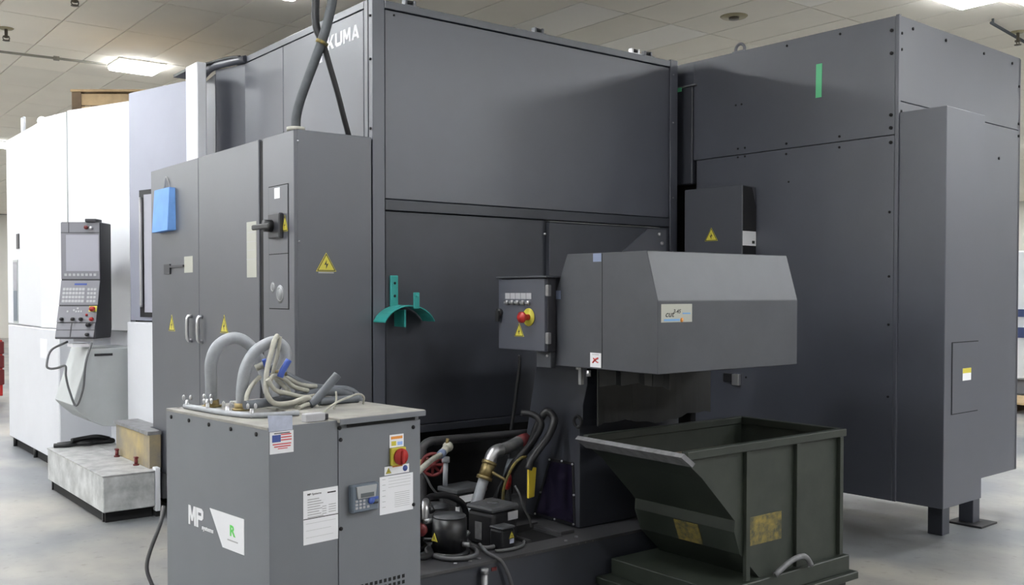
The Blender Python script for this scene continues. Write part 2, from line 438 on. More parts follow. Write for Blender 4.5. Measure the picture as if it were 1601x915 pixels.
# ceiling lamps, all alike
lf = B()
for (a0, a1, c0, c1) in ((-.27, -.245, -.25, .25), (.245, .27, -.25, .25), (-.245, .245, -.25, -.225), (-.245, .245, .225, .25)): lf.box(a0, a1, c0, c1, -.02, 0.0)
lfm = None
lamp0 = None
for k, (lx, ly) in enumerate(lamps):
    if lamp0 is None:
        lamp0 = thing('ceiling_light', '', 'ceiling light', (lx, ly, ZC), local=True)
        q0 = build(lf, 'frame', M['lampframe'], lamp0)
        d = B(); d.box(-.25, .25, -.23, .23, -.067, -.065)
        q1 = build(d, 'diffuser', M['lamp'], lamp0)
        d = B(); d.box(-.262, .262, -.242, .242, -.065, -.002, bev=.012); q2 = build(d, 'side_lens', M['lamp_side'], lamp0)
        o = lamp0
    else:
        o = lamp0.copy(); COL.objects.link(o)
        for q in (q0, q1, q2):
            c = q.copy(); COL.objects.link(c); c.parent = o
    o.location = (lx, ly, ZC)
    def near(a, c): return abs(lx - a) < .1 and abs(ly - c) < .1
    if near(3.72, 11.98):
        tag(o, 'bright square ceiling light above the white machine front, left of the white pillar', 'ceiling light', 'ceiling lights')
    elif near(3.72, 8.08):
        tag(o, 'ceiling light cut by the top photo edge, left of the hanging grey conduit', 'ceiling light', 'ceiling lights')
    elif near(8.78, 4.45):
        tag(o, 'ceiling light over the right enclosure, cut by the top photo edge', 'ceiling light', 'ceiling lights')
    else:
        tag(o, 'square white ceiling light of the hall, farther away or outside the picture, some added for brightness', 'ceiling light', 'hall ceiling lights beyond the three near ones')

# sprinklers and pipes under the ceiling
def sprinkler(x, y, label, drop=.12):
    t = thing('sprinkler', label, 'sprinkler', (x, y, ZC - drop), local=True, group='ceiling sprinklers')
    e = B(); e.cyl((0, 0, drop - .012), (0, 0, drop), .06, 18, r2=.075); build(e, 'escutcheon', M['esc'], t)
    e = B(); e.cyl((0, 0, .03), (0, 0, drop - .01), .016, 10); e.cyl((0, 0, .0), (0, 0, .006), .035, 14)
    e.tube([(.028, 0, .045), (.03, 0, .02), (.01, 0, .004)], .005, 6); e.tube([(-.028, 0, .045), (-.03, 0, .02), (-.01, 0, .004)], .005, 6)
    e.cyl((0, 0, .035), (0, 0, .05), .03, 10)
    build(e, 'head', M['sprk'], t)
sprinkler(2.16, 11.19, 'dark sprinkler head at the left photo edge of the ceiling', .13)
sprinkler(2.39, 9.45, 'dark sprinkler head hanging at the top edge left of the ceiling lights', .13)
sprinkler(10.49, 4.83, 'sprinkler head hanging at the right photo edge above the enclosure', .14)
t = thing('ceiling_ring', 'tarnished round ceiling fitting flush with the tiles above the dark machine', 'ceiling fitting', (7.71, 6.29, ZC), local=True)
e = B(); e.cyl((0, 0, -.012), (0, 0, .0), .12, 28, r2=.135); build(e, 'ring', M['esc'], t)
e = B(); e.cyl((0, 0, -.03), (0, 0, -.012), .05, 18); build(e, 'nozzle', M['sprk'], t)
t = thing('ceiling_pipe', 'thin painted pipe running under the ceiling left of the bright square light', 'pipe', (2.2, 12.03, ZC - .06))
e = B(); e.cyl((-4, 12.6, ZC - .06), (3.36, 11.95, ZC - .06), .014, 8); build(e, 'tube', M['pipe_c'], t)
e = B(); e.cyl((2.80, 12.0, ZC - .06), (2.86, 11.995, ZC - .06), .026, 8); build(e, 'coupling', M['pipe_c'], t)
e = B()
for hx in (-2.0, 0.0, 2.2): e.cyl((hx, 12.6 - .0883 * (hx + 4), ZC - .06), (hx, 12.6 - .0883 * (hx + 4), ZC + .01), .006, 6)
build(e, 'hanger', M['pipe_c'], t)
t = thing('ceiling_pipe', 'thin dark pipe under the ceiling at the top right photo corner', 'pipe', (10.0, 4.6, ZC - .05))
e = B(); e.cyl((9.75, 4.75, ZC - .05), (14.5, 5.4, ZC - .05), .015, 8); build(e, 'tube', M['hose_dark'], t)
e = B(); e.cyl((9.8, 4.757, ZC - .05), (9.8, 4.757, ZC + .01), .012, 8); build(e, 'hanger', M['hose_dark'], t)

# ---------------------------------------------------------------- the machining center
mc = thing('machining_center', 'huge machining center with charcoal rear enclosure and glossy white front', 'machine', (2.87, 4.97, 0))
# dark rear body
b = B(); b.prism([(2.90, 5.0), (5.42, 5.0), (5.42, 11.3), (2.95, 11.3), (2.95, 7.0), (2.90, 6.8)], 'z', .80, 3.29)
build(b, 'body', M['gap'], mc)
b = B(); b.box(2.95, 5.35, 5.30, 11.2, .02, .80); build(b, 'machine_base', M['iron'], mc)
b = B(); b.box(2.87, 5.45, 4.97, 7.0, 3.285, 3.30); build(b, 'roof_sheet', M['dark'], mc)
EY = ('y', 4.97); FX = ('x', 2.87)
def bar(name, x0, x1, z0, z1, m=None):
    q = B(); q.box(x0, x1, 4.965, 5.01, z0, z1, bev=.003); return build(q, name, m or M['dark'], mc)
bar('frame_post', 2.87, 2.952, .78, 3.30); bar('frame_post', 5.372, 5.45, .78, 3.31)
bar('frame_rail', 2.955, 5.369, 3.254, 3.30); bar('frame_rail', 2.955, 5.369, 2.082, 2.145, M['dark_shaded'])
bar('frame_rail', 2.955, 5.369, .755, .80, M['dark_shaded'])
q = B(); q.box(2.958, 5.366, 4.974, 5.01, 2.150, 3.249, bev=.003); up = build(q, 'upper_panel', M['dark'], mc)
q = B(); q.box(2.958, 5.366, 4.974, 5.01, .804, 2.077, bev=.003); build(q, 'lower_panel', M['dark_shaded'], mc)
q = B(); q.box(4.18, 5.30, 4.93, 4.97, 1.15, 2.062, bev=.004); gp = build(q, 'guard_plate', M['dark_shaded'], mc)
q = B(); q.solid([(4.18, 4.925, 2.066), (5.22, 4.925, 2.066), (5.22, 4.97, 2.072), (4.18, 4.97, 2.072)], [(4.18, 4.925, 2.069), (5.22, 4.925, 2.069), (5.22, 4.97, 2.076), (4.18, 4.97, 2.076)]); build(q, 'top_flange', M['steel'], gp)
q = B(); q.face_poly(('y', 4.93), [(4.80, 1.70), (5.28, 1.70), (5.28, 2.055), (5.10, 2.055), (4.80, 1.86)], 0, .012); gs = build(q, 'gusset_plate', M['cabinet'], mc)
for (x, z) in ((5.205, 2.02), (5.23, 1.955)): screw(gs, ('y', 4.918), x, z, .014, .012, M['silver'], 'hex_bolt')
screw(mc, ('y', 4.965), 4.165, 1.985, .010, .008, M['silver'], 'hex_bolt')
for z in (3.2, 2.85, 1.9, 2.3): screw(mc, ('y', 4.965), 5.40, z, .006, .005, M['steel'])
screw(mc, ('y', 4.972), 3.02, 3.225, .006, .004)
for z in (2.55, 2.95, 3.2): screw(mc, ('x', 2.868), 4.985, z, .008, .005)
# left (front-facing) skin above the cabinet
def fbar(name, y0, y1, z0, z1, m=None):
    q = B(); q.box(2.866, 2.91, y0, y1, z0, z1, bev=.003); return build(q, name, m or M['dark'], mc)
fbar('front_post', 5.012, 5.055, .80, 3.30)
fbar('front_rail', 5.058, 6.78, 3.256, 3.30)
fbar('front_panel', 5.060, 6.14, .80, 3.25)
fbar('front_panel', 6.146, 6.78, .80, 3.25)
b = B(); b.solid([(2.87, 6.785, 2.52), (2.775, 7.10, 2.52), (2.81, 7.11, 2.52), (2.90, 6.80, 2.52)], [(2.87, 6.785, 3.25), (2.775, 7.10, 3.25), (2.81, 7.11, 3.25), (2.90, 6.80, 3.25)])
build(b, 'curved_panel', M['dark'], mc)
b = B(); b.solid([(2.773, 7.104, 2.52), (2.77, 7.46, 2.52), (2.81, 7.46, 2.52), (2.81, 7.112, 2.52)], [(2.773, 7.104, 3.22), (2.77, 7.46, 3.17), (2.81, 7.46, 3.17), (2.81, 7.112, 3.22)])
build(b, 'curved_panel', M['dark'], mc)
b = B(); b.tube([(2.865, 6.76, 3.28), (2.77, 7.10, 3.275), (2.765, 7.30, 3.25), (2.765, 7.46, 3.19)], .028, 8); build(b, 'curved_rail', M['dark'], mc)
# lettering
b = B(); block_letters(b, FX, 5.615, 3.098, 'OKUMA', .505, .085, .003); build(b, 'lettering', M['paper'], mc, 'white raised brand lettering')
b = B(); b.face_poly(FX, [(5.575, 3.078), (5.62, 3.078), (5.605, 3.057), (5.62, 3.040), (5.575, 3.040)], .004, .006); build(b, 'emblem', M['paper'], mc, 'small white mark below the lettering')
# lifting lugs on the roof edge
for x in (3.16, 4.16, 5.06, 5.19):
    q = B(); q.box(x - .05, x + .05, 5.0, 5.06, 3.30, 3.315); 
    q.box(x - .04, x - .022, 5.01, 5.05, 3.315, 3.35, bev=.004); q.box(x + .022, x + .04, 5.01, 5.05, 3.315, 3.35, bev=.004)
    lg = build(q, 'lifting_lug', M['silver'] if x == 5.06 else M['cabinet'], mc)
    q = B(); q.cyl((x - .03, 5.03, 3.338), (x + .03, 5.03, 3.338), .012, 10); build(q, 'pin', M['black'], lg)
# white front
def wall_panel(name, a, c, z0, z1, m, t=.05):
    d = Vector((c[0] - a[0], c[1] - a[1])).normalized(); n = Vector((abs(d.y), -d.x * (1 if d.y > 0 else -1)))
    q = B(); q.solid([(a[0], a[1], z0), (c[0], c[1], z0), (c[0] + n.x * t, c[1] + n.y * t, z0), (a[0] + n.x * t, a[1] + n.y * t, z0)],
                     [(a[0], a[1], z1), (c[0], c[1], z1), (c[0] + n.x * t, c[1] + n.y * t, z1), (a[0] + n.x * t, a[1] + n.y * t, z1)])
    return build(q, name, m, mc)
b = B(); b.box(2.18, 2.9, 9.88, 11.36, 1.275, 3.19, bev=.01); build(b, 'white_housing', M['white'], mc)
b = B(); b.box(2.18, 2.9, 9.275, 11.36, .09, 1.268, bev=.01); build(b, 'white_base', M['white_low'], mc)
label_plate(mc, ('x', 2.18), 9.68, 9.95, .99, 1.17, M['paper'], name='paper_note', label='white paper note on the white base')
b = B(); b.box(2.22, 2.9, 9.30, 11.3, .0, .09); build(b, 'plinth', M['gap'], mc)
for y in (9.34, 10.3, 11.2):
    b = B(); b.cyl((2.205, y, 0), (2.205, y, .09), .02, 10); build(b, 'leveling_foot', M['black'], mc)
wall_panel('white_panel', (2.285, 9.34), (2.17, 9.87), 1.275, 3.21, M['white'])
wall_panel('white_panel', (2.585, 8.555), (2.288, 9.335), 1.275, 3.22, M['white'])
b = B(); b.cyl((2.283, 9.339, 1.3), (2.283, 9.339, 3.21), .006, 6); build(b, 'joint_strip', M['pan'], mc)
# side window in the white housing, small vent, top posts
b = B(); b.plate(('x', 2.18), 10.86, 11.07, 1.29, 1.93, 0, .006); wf = build(b, 'side_opening', M['pan'], mc)
b = B(); b.plate(('x', 2.174), 10.88, 11.05, 1.31, 1.62, 0, .003); build(b, 'reflected_pane', M['meter'], wf, 'dark pane in the side opening')
b = B(); b.plate(('x', 2.174), 10.88, 11.05, 1.625, 1.91, 0, .003); build(b, 'glass_pane', M['screen'], wf)
b = B(); b.plate(('x', 2.18), 10.78, 10.88, 2.04, 2.19, 0, .01); build(b, 'vent_plate', M['pend_dark'], mc)
for y in (10.98, 10.90):
    b = B(); b.cyl((2.26, y, 3.18), (2.26, y, 3.37), .014, 10); b.sphere((2.26, y, 3.37), .016); build(b, 'air_pipe', M['far_white'], mc)
# base behind the chip pan and recess
b = B(); b.box(2.62, 2.9, 7.46, 9.27, .12, 1.26, bev=.006); build(b, 'recess_panel', M['white_low'], mc)
b = B(); b.box(2.45, 2.62, 7.37, 8.20, .05, 1.36, bev=.006); build(b, 'recess_panel', M['white_low'], mc)
b = B(); b.box(2.288, 2.322, 7.03, 7.10, .04, .35, bev=.003); build(b, 'white_foot', M['white'], mc)
b = B(); b.box(2.292, 2.32, 7.04, 7.09, .0, .04); b.box(2.50, 2.9, 7.45, 9.2, 0, .12); build(b, 'plinth', M['gap'], mc)
# chip pan with slanted nose and rounded lower edge
pts = [(2.56, 1.145), (2.185, 1.145), (2.05, .70), (2.10, .64), (2.19, .56), (2.28, .515), (2.36, .505), (2.56, .505)]
b = B(); b.prism(pts, 'y', 8.30, 8.86, bev=.004); cp = build(b, 'coolant_pan', M['pan'], mc)
b = B(); b.plate(('y', 8.30), 2.22, 2.36, 1.085, 1.105, 0, .01); build(b, 'slot_handle', M['black'], cp)
b = B(); b.plate(('x', 2.10), 8.36, 8.52, 1.16, 1.185, -.1, .03); build(b, 'pan_lip', M['paper'], cp)
# bowed light grey door with window
def on_door(s, off=0.0):
    a, c = Vector((2.70, 7.57)), Vector((2.51, 8.30)); d = (c - a); L = d.length; d.normalize(); n = Vector((-d.y, d.x))
    p = a + d * s * L + n * off; return p
def door_slab(name, s0, s1, z0, z1, o0, o1, m, parent):
    q = B(); c4 = [on_door(s0, o0), on_door(s1, o0), on_door(s1, o1), on_door(s0, o1)]
    q.solid([(p.x, p.y, z0) for p in c4], [(p.x, p.y, z1) for p in c4]); return build(q, name, m, parent)
dr = door_slab('sliding_door', -.10, 1.0, 1.372, 3.235, -.05, 0, M['lavender'], mc)
wf = door_slab('window_frame', .02, .795, 1.40, 2.43, 0, .012, M['black'], dr)
door_slab('window_glass', .05, .70, 1.44, 2.39, .012, .016, M['screen'], dr)
b = B(); p = on_door(.73, .03); b.tube([(p.x, p.y, 1.50), (p.x - .0, p.y, 1.55), (p.x, p.y, 2.30), (p.x, p.y, 2.35)], .014, 8); build(b, 'door_handle', M['silver'], dr)
b = B(); b.box(2.59, 2.66, 6.98, 7.21, 2.51, 3.265, bev=.006); build(b, 'white_pillar', M['white'], mc)
b = B(); b.box(2.60, 2.75, 7.21, 7.50, 3.24, 3.26); b.tube([(2.66, 7.2, 3.27), (2.75, 7.1, 3.30), (2.82, 6.95, 3.315), (2.86, 6.85, 3.31)], .014, 8); build(b, 'roof_cables', M['black'], mc)

# warning beacon on the white housing and wooden crate on the roof behind
t = thing('beacon_lamp', 'small glowing white lamp on top of the white machine housing', 'lamp', (2.30, 10.33, 3.19))
b = B(); b.cyl((2.30, 10.33, 3.19), (2.30, 10.33, 3.22), .035, 14); build(b, 'base', M['lampframe'], t)
b = B(); b.sphere((2.30, 10.33, 3.262), .042, (1, 1, 1.1)); build(b, 'globe', mat('beacon_glow', (1, .98, .95), .5, emit=6), t)
cr = thing('wooden_crate', 'open pine crate lying on the roof of the white machine', 'crate', (2.78, 11.0, 3.29), -38, local=True)
for k, (z0, z1) in enumerate(((.0, .13), (.14, .27), (.28, .40))):
    q = B(); q.box(.03, 1.25, -.02, .0, z0, z1, bev=.002); build(q, 'plank', M['wood'], cr)
    q = B(); q.box(.03, 1.25, .48, .50, z0, z1, bev=.002); build(q, 'plank', M['wood'], cr)
q = B(); q.box(-.03, .07, -.03, .07, 0, .42, bev=.003); build(q, 'corner_post', M['wood_d'], cr)
for (x, y) in ((1.2, -.03), (-.03, .43), (1.2, .43)):
    q = B(); q.box(x, x + .1, y, y + .1, 0, .42, bev=.003); build(q, 'corner_post', M['wood_d'], cr)
q = B(); q.box(-.04, 1.31, -.04, .54, .42, .445, bev=.002); build(q, 'lid', M['wood'], cr)

# ---------------------------------------------------------------- electrical cabinet
ec = thing('electrical_cabinet', 'tall dark grey electrical cabinet with two doors beside the machine corner', 'cabinet', (2.38, 4.97, 0))
CX = ('x', 2.38); CY = ('y', 4.962)
b = B(); b.box(2.395, 2.86, 4.962, 7.35, .285, 2.495, bev=.003); build(b, 'body', M['cabinet'], ec)
for y_ in (5.1, 6.9):
    b = B(); b.box(2.48, 2.80, y_, y_ + .25, 0, .285); build(b, 'stand', M['black'], ec)
for (y0, y1) in ((6.392, 7.345), (5.425, 6.386)):
    q = B(); q.box(2.374, 2.397, y0, y1, .29, 2.492, bev=.004); d_ = build(q, 'door', M['cabinet'], ec)
    left = y0 > 6
    hy = 6.53 if left else 6.335
    q = B(); q.tube([(2.374, hy, 1.275), (2.345, hy, 1.29), (2.345, hy, 1.425), (2.374, hy, 1.44)], .013, 8, sub=3); build(q, 'handle', M['silver'], d_)
    if left:
        q = B(); q.plate(('x', 2.374), 6.66, 6.98, 1.775, 1.79, 0, .012); q.plate(('x', 2.374), 6.93, 7.05, 1.73, 1.80, 0, .010); build(q, 'latch', M['pend_dark'], d_)
        l_ = label_plate(d_, ('x', 2.374), 6.50, 6.66, 1.735, 1.845, M['beige_label'], label='cream label beside the latch')
for (y, z) in ((6.92, 1.328), (5.96, 1.345)): warning(ec, ('x', 2.374), y, z, .13, .115)
l_ = label_plate(ec, ('x', 2.374), 5.46, 5.60, 1.69, 2.02, M['beige_label'], label='tall beige data label on the right door')
lines(l_, ('x', 2.3724), [(5.46, 5.60, 1.795, 1.80), (5.46, 5.60, 1.90, 1.904), (5.48, 5.58, 1.955, 1.960), (5.48, 5.58, 1.85, 1.854)], 0, M['ink_grey'])
b = B(); b.plate(CX, 5.375, 5.42, .29, 2.48, -.016, -.002); build(b, 'door_gasket', M['gap'], ec)
b = B(); b.box(2.376, 2.397, 4.964, 5.372, .29, 2.492, bev=.003); build(b, 'side_strip', M['cabinet'], ec)
b = B(); b.plate(('x', 2.376), 5.03, 5.29, 1.505, 2.205, 0, .0015); ap = build(b, 'access_plate', M['gap'], ec)
b = B(); b.plate(('x', 2.3745), 5.037, 5.284, 1.82, 2.199, 0, .002); build(b, 'cover', M['cabinet'], ap)
b = B(); b.plate(('x', 2.3745), 5.037, 5.284, 1.511, 1.815, 0, .002); build(b, 'cover', M['cabinet'], ap)
label_plate(ec, ('x', 2.3722), 5.135, 5.205, 2.13, 2.19, M['paper'], label='small white square label')
sw = B(); sw.box(2.345, 2.374, 5.09, 5.24, 1.905, 2.045, bev=.006); sw_ = build(sw, 'disconnect_switch', M['pend_dark'], ec)
q = B(); q.cyl((2.345, 5.19, 1.975), (2.30, 5.19, 1.975), .035, 14); q.box(2.285, 2.305, 5.10, 5.33, 1.955, 1.985, bev=.006); build(q, 'rotary_handle', M['black'], sw_)
warning(ec, ('x', 2.372), 5.07, 1.94, .075, .09)
for (y, z, r_) in ((5.235, 1.63, .03), (5.14, 1.59, .052)):
    q = B(); q.cyl((2.3725, y, z), (2.3715, y, z), r_, 24); s_ = build(q, 'round_label', M['steel_print'], ec)
    q = B(); q.torus((2.3715, y, z), (1, 0, 0), r_ * .72, .0015, 20, 4); build(q, 'ring_print', M['ink_grey'], s_)
warning(ec, CY, 2.568, 1.718, .125, .105)
for (x, z) in ((2.40, 2.43), (2.405, 1.88), (2.40, .8)): screw(ec, CY, x, z, .006, .004, M['steel'])
label_plate(ec, CY, 2.52, 2.615, 1.708, 1.714, M['ink_grey'])

bp = thing('paper_pouch', 'bright blue paper pouch hung on the left cabinet door', 'paper pouch', (2.374, 6.99, 2.03))
b = B(); b.solid([(2.374, 6.82, 2.035), (2.374, 7.165, 2.03), (2.32, 7.165, 2.03), (2.32, 6.84, 2.035)], [(2.374, 6.83, 2.33), (2.374, 7.165, 2.335), (2.340, 7.165, 2.335), (2.340, 6.85, 2.335)])
build(b, 'sleeve', M['blue_paper'], bp)
b = B(); b.tube([(2.372, 6.92, 2.33), (2.366, 6.99, 2.42), (2.372, 7.06, 2.33)], .003, 6); build(b, 'string', M['ink_grey'], bp)

# ---------------------------------------------------------------- conduits on the cabinet
t = thing('conduit', 'thick grey conduit rising from the cabinet top to the ceiling', 'conduit', (2.42, 5.03, 2.495))
b = B(); b.tube([(2.42, 5.03, 2.50), (2.423, 5.03, 2.575), (2.44, 5.01, 2.67), (2.475, 4.985, 2.79), (2.515, 4.96, 2.915), (2.545, 4.935, 3.02), (2.57, 4.92, 3.13), (2.585, 4.905, 3.23), (2.60, 4.89, 3.42), (2.62, 4.87, 3.8), (2.64, 4.85, 4.33)], .027, 12)
build(b, 'tube', M['hose_dark'], t)
b = B(); b.cyl((2.42, 5.03, 2.495), (2.42, 5.03, 2.515), .05, 16); build(b, 'gland', M['beige'], t)
b = B(); b.cyl((2.535, 4.945, 2.975), (2.541, 4.94, 2.992), .036, 12); build(b, 'cable_tie', M['warn_worn'], t)
b = B(); b.tube([(2.545, 4.945, 2.99), (2.59, 4.95, 2.86), (2.64, 4.96, 2.73), (2.69, 4.98, 2.60), (2.74, 5.01, 2.495)], .016, 10)
single(b, 'cable', M['hose_black'], 'thin black cable slanting from the thick conduit down to the cabinet top', 'cable')
b = B(); b.tube([(2.56, 4.98, 3.0), (2.53, 5.0, 3.1), (2.535, 5.0, 3.3), (2.56, 4.97, 3.7), (2.58, 4.94, 4.33)], .022, 10)
single(b, 'cable', M['hose_black'], 'black cable running up behind the thick conduit', 'cable')

# ---------------------------------------------------------------- control pendant
cp = thing('control_pendant', 'tall grey operator panel with screen before the white machine', 'control panel', (2.288, 8.372, 1.15), -38.1, local=True)
def pz(z): return z - 1.15
prof = [(.0, 2.174), (.0, 1.70), (-.05, 1.49), (-.13, 1.225), (.20, 1.225), (.22, 1.30), (.22, 2.174)]
q = B(); q.prism([(y, pz(z)) for y, z in prof], 'x', -.315, .005, bev=.006); build(q, 'housing', M['pend_dark'], cp)
PF = ('y', 0.0)
q = B(); q.plate(PF, -.312, .002, pz(1.71), pz(2.170), 0, .006); bz = build(q, 'screen_bezel', M['pend'], cp)
q = B(); q.plate(('y', -.006), -.27, -.004, pz(1.775), pz(2.07), 0, .002); build(q, 'screen', M['screen'], bz)
q = B(); q.plate(('y', -.006), -.312, .002, pz(2.085), pz(2.09), 0, .002); q.plate(('y', -.006), -.25, -.245, pz(2.09), pz(2.17), 0, .002); build(q, 'bezel_seam', M['pend_dark'], bz)
q = B()
for k in range(8): x = -.285 + k * .034; q.plate(('y', -.006), x, x + .022, pz(1.735), pz(1.755), 0, .004)
build(q, 'soft_keys', M['key'], bz, stuff=True)
def lean(x, z, n=0.0):
    """point on the leaning lower front"""
    if z > 1.49: y = -.05 * (1.70 - z) / .21
    else: y = -.05 - .08 * (1.49 - z) / .265
    return (x, y - n, pz(z))
def leanplate(bb, x0, x1, z0, z1, n0, n1):
    bb.solid([lean(x0, z0, n0), lean(x1, z0, n0), lean(x1, z1, n0), lean(x0, z1, n0)], [lean(x0, z0, n1), lean(x1, z0, n1), lean(x1, z1, n1), lean(x0, z1, n1)])
q = B(); leanplate(q, -.312, .002, 1.50, 1.698, 0, .006); kb = build(q, 'keyboard', M['pend'], cp)
q = B()
for r_ in range(4):
    for k in range(7): x = -.29 + k * .026; z = 1.52 + r_ * .032; leanplate(q, x, x + .022, z, z + .022, .006, .010)
    for k in range(3): x = -.09 + k * .026; z = 1.52 + r_ * .032; leanplate(q, x, x + .02, z, z + .02, .006, .010)
build(q, 'keys', M['key'], kb, stuff=True)
q = B(); leanplate(q, -.20, -.10, 1.66, 1.675, .006, .008); build(q, 'blue_legend', M['ink_blue'], kb)
q = B(); leanplate(q, -.312, .002, 1.36, 1.488, 0, .006); op = build(q, 'operation_panel', M['pend'], cp)
q = B()
for (x, z) in ((-.24, 1.44), (-.19, 1.45), (-.17, 1.44), (-.15, 1.44), (-.13, 1.44), (-.16, 1.465)): leanplate(q, x, x + .014, z, z + .014, .006, .011)
build(q, 'small_buttons', M['key'], op, stuff=True)
def knob(x, z, r_, m, name, parent, n=.03):
    q = B(); c = Vector(lean(x, z, .004)); q.cyl(c, c + Vector((0, -n, 0)), r_, 14, bev=.003); return build(q, name, m, parent)
for x in (-.27, -.18, -.115): knob(x, 1.385, .014, M['black'], 'knob', op)
q = B(); leanplate(q, -.062, .0, 1.445, 1.49, .006, .012); build(q, 'emergency_plate', M['yellow'], op)
knob(-.03, 1.467, .02, M['red'], 'emergency_stop', op, .04); knob(-.03, 1.385, .016, M['red'], 'stop_button', op, .03)
knob(-.075, 1.42, .009, M['red'], 'red_button', op, .015)
for (x0, x1) in ((-.308, -.195), (-.185, -.002)):
    for (z0, z1) in ((1.30, 1.352), (1.242, 1.295)):
        q = B(); leanplate(q, x0, x1, z0, z1, 0, .004); build(q, 'blank_plate', M['pend'], cp)
knob(-.05, 1.34, .018, M['black'], 'pulse_dial', cp, .03); knob(-.05, 1.262, .014, M['black'], 'pulse_dial', cp, .03)
q = B(); q.box(-.11, -.02, -.02, .10, pz(2.174), pz(2.20), bev=.004); cl = build(q, 'top_bracket', M['pend_dark'], cp)
q = B(); q.cyl((-.10, -.03, pz(2.13)), (-.10, -.01, pz(2.13)), .015, 12); build(q, 'red_cap', M['red_old'], cl)
q = B(); q.cyl((-.06, -.03, pz(2.125)), (-.06, -.01, pz(2.125)), .012, 12); build(q, 'key_switch', M['silver'], cl)
q = B(); q.box(-.26, -.17, .22, .66, pz(1.75), pz(1.86), bev=.01); build(q, 'swivel_arm', M['pend_dark'], cp)
q = B(); q.box(-.20, -.04, -.05, .14, pz(1.20), pz(1.226)); build(q, 'lower_tray', M['paper'], cp)
b = B(); b.tube([(2.175, 8.20, 1.20), (2.109, 8.131, 1.04), (2.092, 8.144, .844), (2.048, 8.179, .708), (2.005, 8.213, .834), (1.986, 8.228, .945), (1.983, 8.23, 1.021), (1.93, 8.27, 1.005), (1.887, 8.305, 1.001), (1.868, 8.32, 1.03), (1.92, 8.4, 1.14), (2.06, 8.47, 1.20)], .009, 8)
single(b, 'cable', M['cable_grey'], 'dark cable looping below the control panel on the white machine', 'cable')

# ---------------------------------------------------------------- step platform
st = thing('step_platform', 'scuffed grey steel step platform in front of the white machine', 'platform', (1.925, 7.03, 0))
b = B(); b.box(1.93, 2.285, 7.035, 8.60, .075, .326, bev=.006); b.box(2.285, 2.44, 7.95, 8.60, .10, .326); build(b, 'box', M['step_plate'], st)
b = B(); b.box(1.926, 2.285, 7.031, 8.604, .322, .333, bev=.002); b.box(2.285, 2.44, 7.95, 8.604, .322, .333); build(b, 'tread', M['step_tread'], st)
b = B(); b.box(1.955, 2.27, 7.07, 8.54, 0, .078); build(b, 'skirt', M['gap'], st)
for y in (7.10, 8.52):
    b = B(); b.box(1.945, 1.965, y, y + .02, 0, .08); build(b, 'foot', M['black'], st)
us = thing('step_box', 'upper step box with worn yellow side standing on the grey platform', 'step', (2.27, 7.05, .333))
b = B(); b.box(2.275, 2.44, 7.38, 7.92, .333, .575, bev=.004); b.box(2.275, 2.355, 7.12, 7.38, .333, .575); build(b, 'box', M['yellow_worn'], us)
b = B(); b.box(2.262, 2.445, 7.38, 7.93, .575, .600, bev=.002); b.box(2.262, 2.36, 7.115, 7.38, .575, .600); build(b, 'tread', M['tread_dark'], us)
for k, (y, lab) in enumerate(((7.80, 'small red clamp on the platform at the far foot of the yellow step'), (7.33, 'small red clamp on the platform at the near foot of the yellow step'))):
    t = thing('clamp', lab, 'clamp', (2.245, y, .333), group='red clamps on the platform')
    b = B(); b.cyl((2.245, y, .333), (2.245, y, .343), .022, 12); build(b, 'base', M['red_old'], t)
    b = B(); b.cyl((2.245, y, .343), (2.245, y, .383), .013, 10); b.box(2.232, 2.258, y - .02, y + .02, .383, .397, bev=.003); build(b, 'grip', M['red_old'], t)
b = B(); b.tube([(1.97, 8.56, .352), (2.06, 8.52, .353), (2.14, 8.55, .353), (2.22, 8.51, .353), (2.30, 8.55, .353), (2.42, 8.53, .353), (2.40, 8.57, .36), (2.28, 8.57, .372), (2.15, 8.57, .36), (2.0, 8.58, .353)], .019, 10)
b.tube([(2.10, 8.54, .385), (2.20, 8.56, .392), (2.30, 8.54, .40), (2.40, 8.55, .372)], .017, 8)
single(b, 'hose', M['hose_black'], 'black hose bundled on the far end of the step platform', 'hose')

# ---------------------------------------------------------------- the enclosure at right
en = thing('magazine_enclosure', 'large charcoal sheet metal enclosure standing at the right end', 'enclosure', (5.61, 3.3, 0), 2.1, local=True)
b = B(); b.box(.10, 1.72, .02, 3.0, .30, 3.29); build(b, 'body', M['gap'], en)
LX = ('x', 0.0); LY = ('y', 0.0)
def lpan(name, y0, y1, z0, z1, m=M['dark']):
    q = B(); q.box(0, .03, y0, y1, z0, z1, bev=.002); return build(q, name, m, en)
lpan('left_panel', .022, 1.60, 2.578, 3.300); lpan('left_panel', .022, 1.572, .30, 2.574)
lpan('left_panel', 1.60, 2.4, 3.135, 3.300)
b = B(); b.box(.028, .10, 1.56, 1.575, .3, 3.13); build(b, 'return_flange', M['gap'], en)
b = B(); b.box(0, 1.74, .0, 3.0, 3.298, 3.306); build(b, 'roof_sheet', M['dark'], en)
b = B(); b.box(-.002, .024, -.004, .020, .30, 3.312, bev=.002); build(b, 'corner_post', M['dark'], en)
def rpan(name, x0, x1, z0, z1, m=M['dark']):
    q = B(); q.box(x0, x1, 0, .03, z0, z1, bev=.002); return build(q, name, m, en)
rpan('right_panel', .026, 1.745, 2.784, 3.300); rpan('right_panel', .026, 1.745, .30, 2.780)
b = B(); b.box(1.72, 1.75, 0, 3.0, .3, 3.3); build(b, 'rear_panel', M['dark'], en)
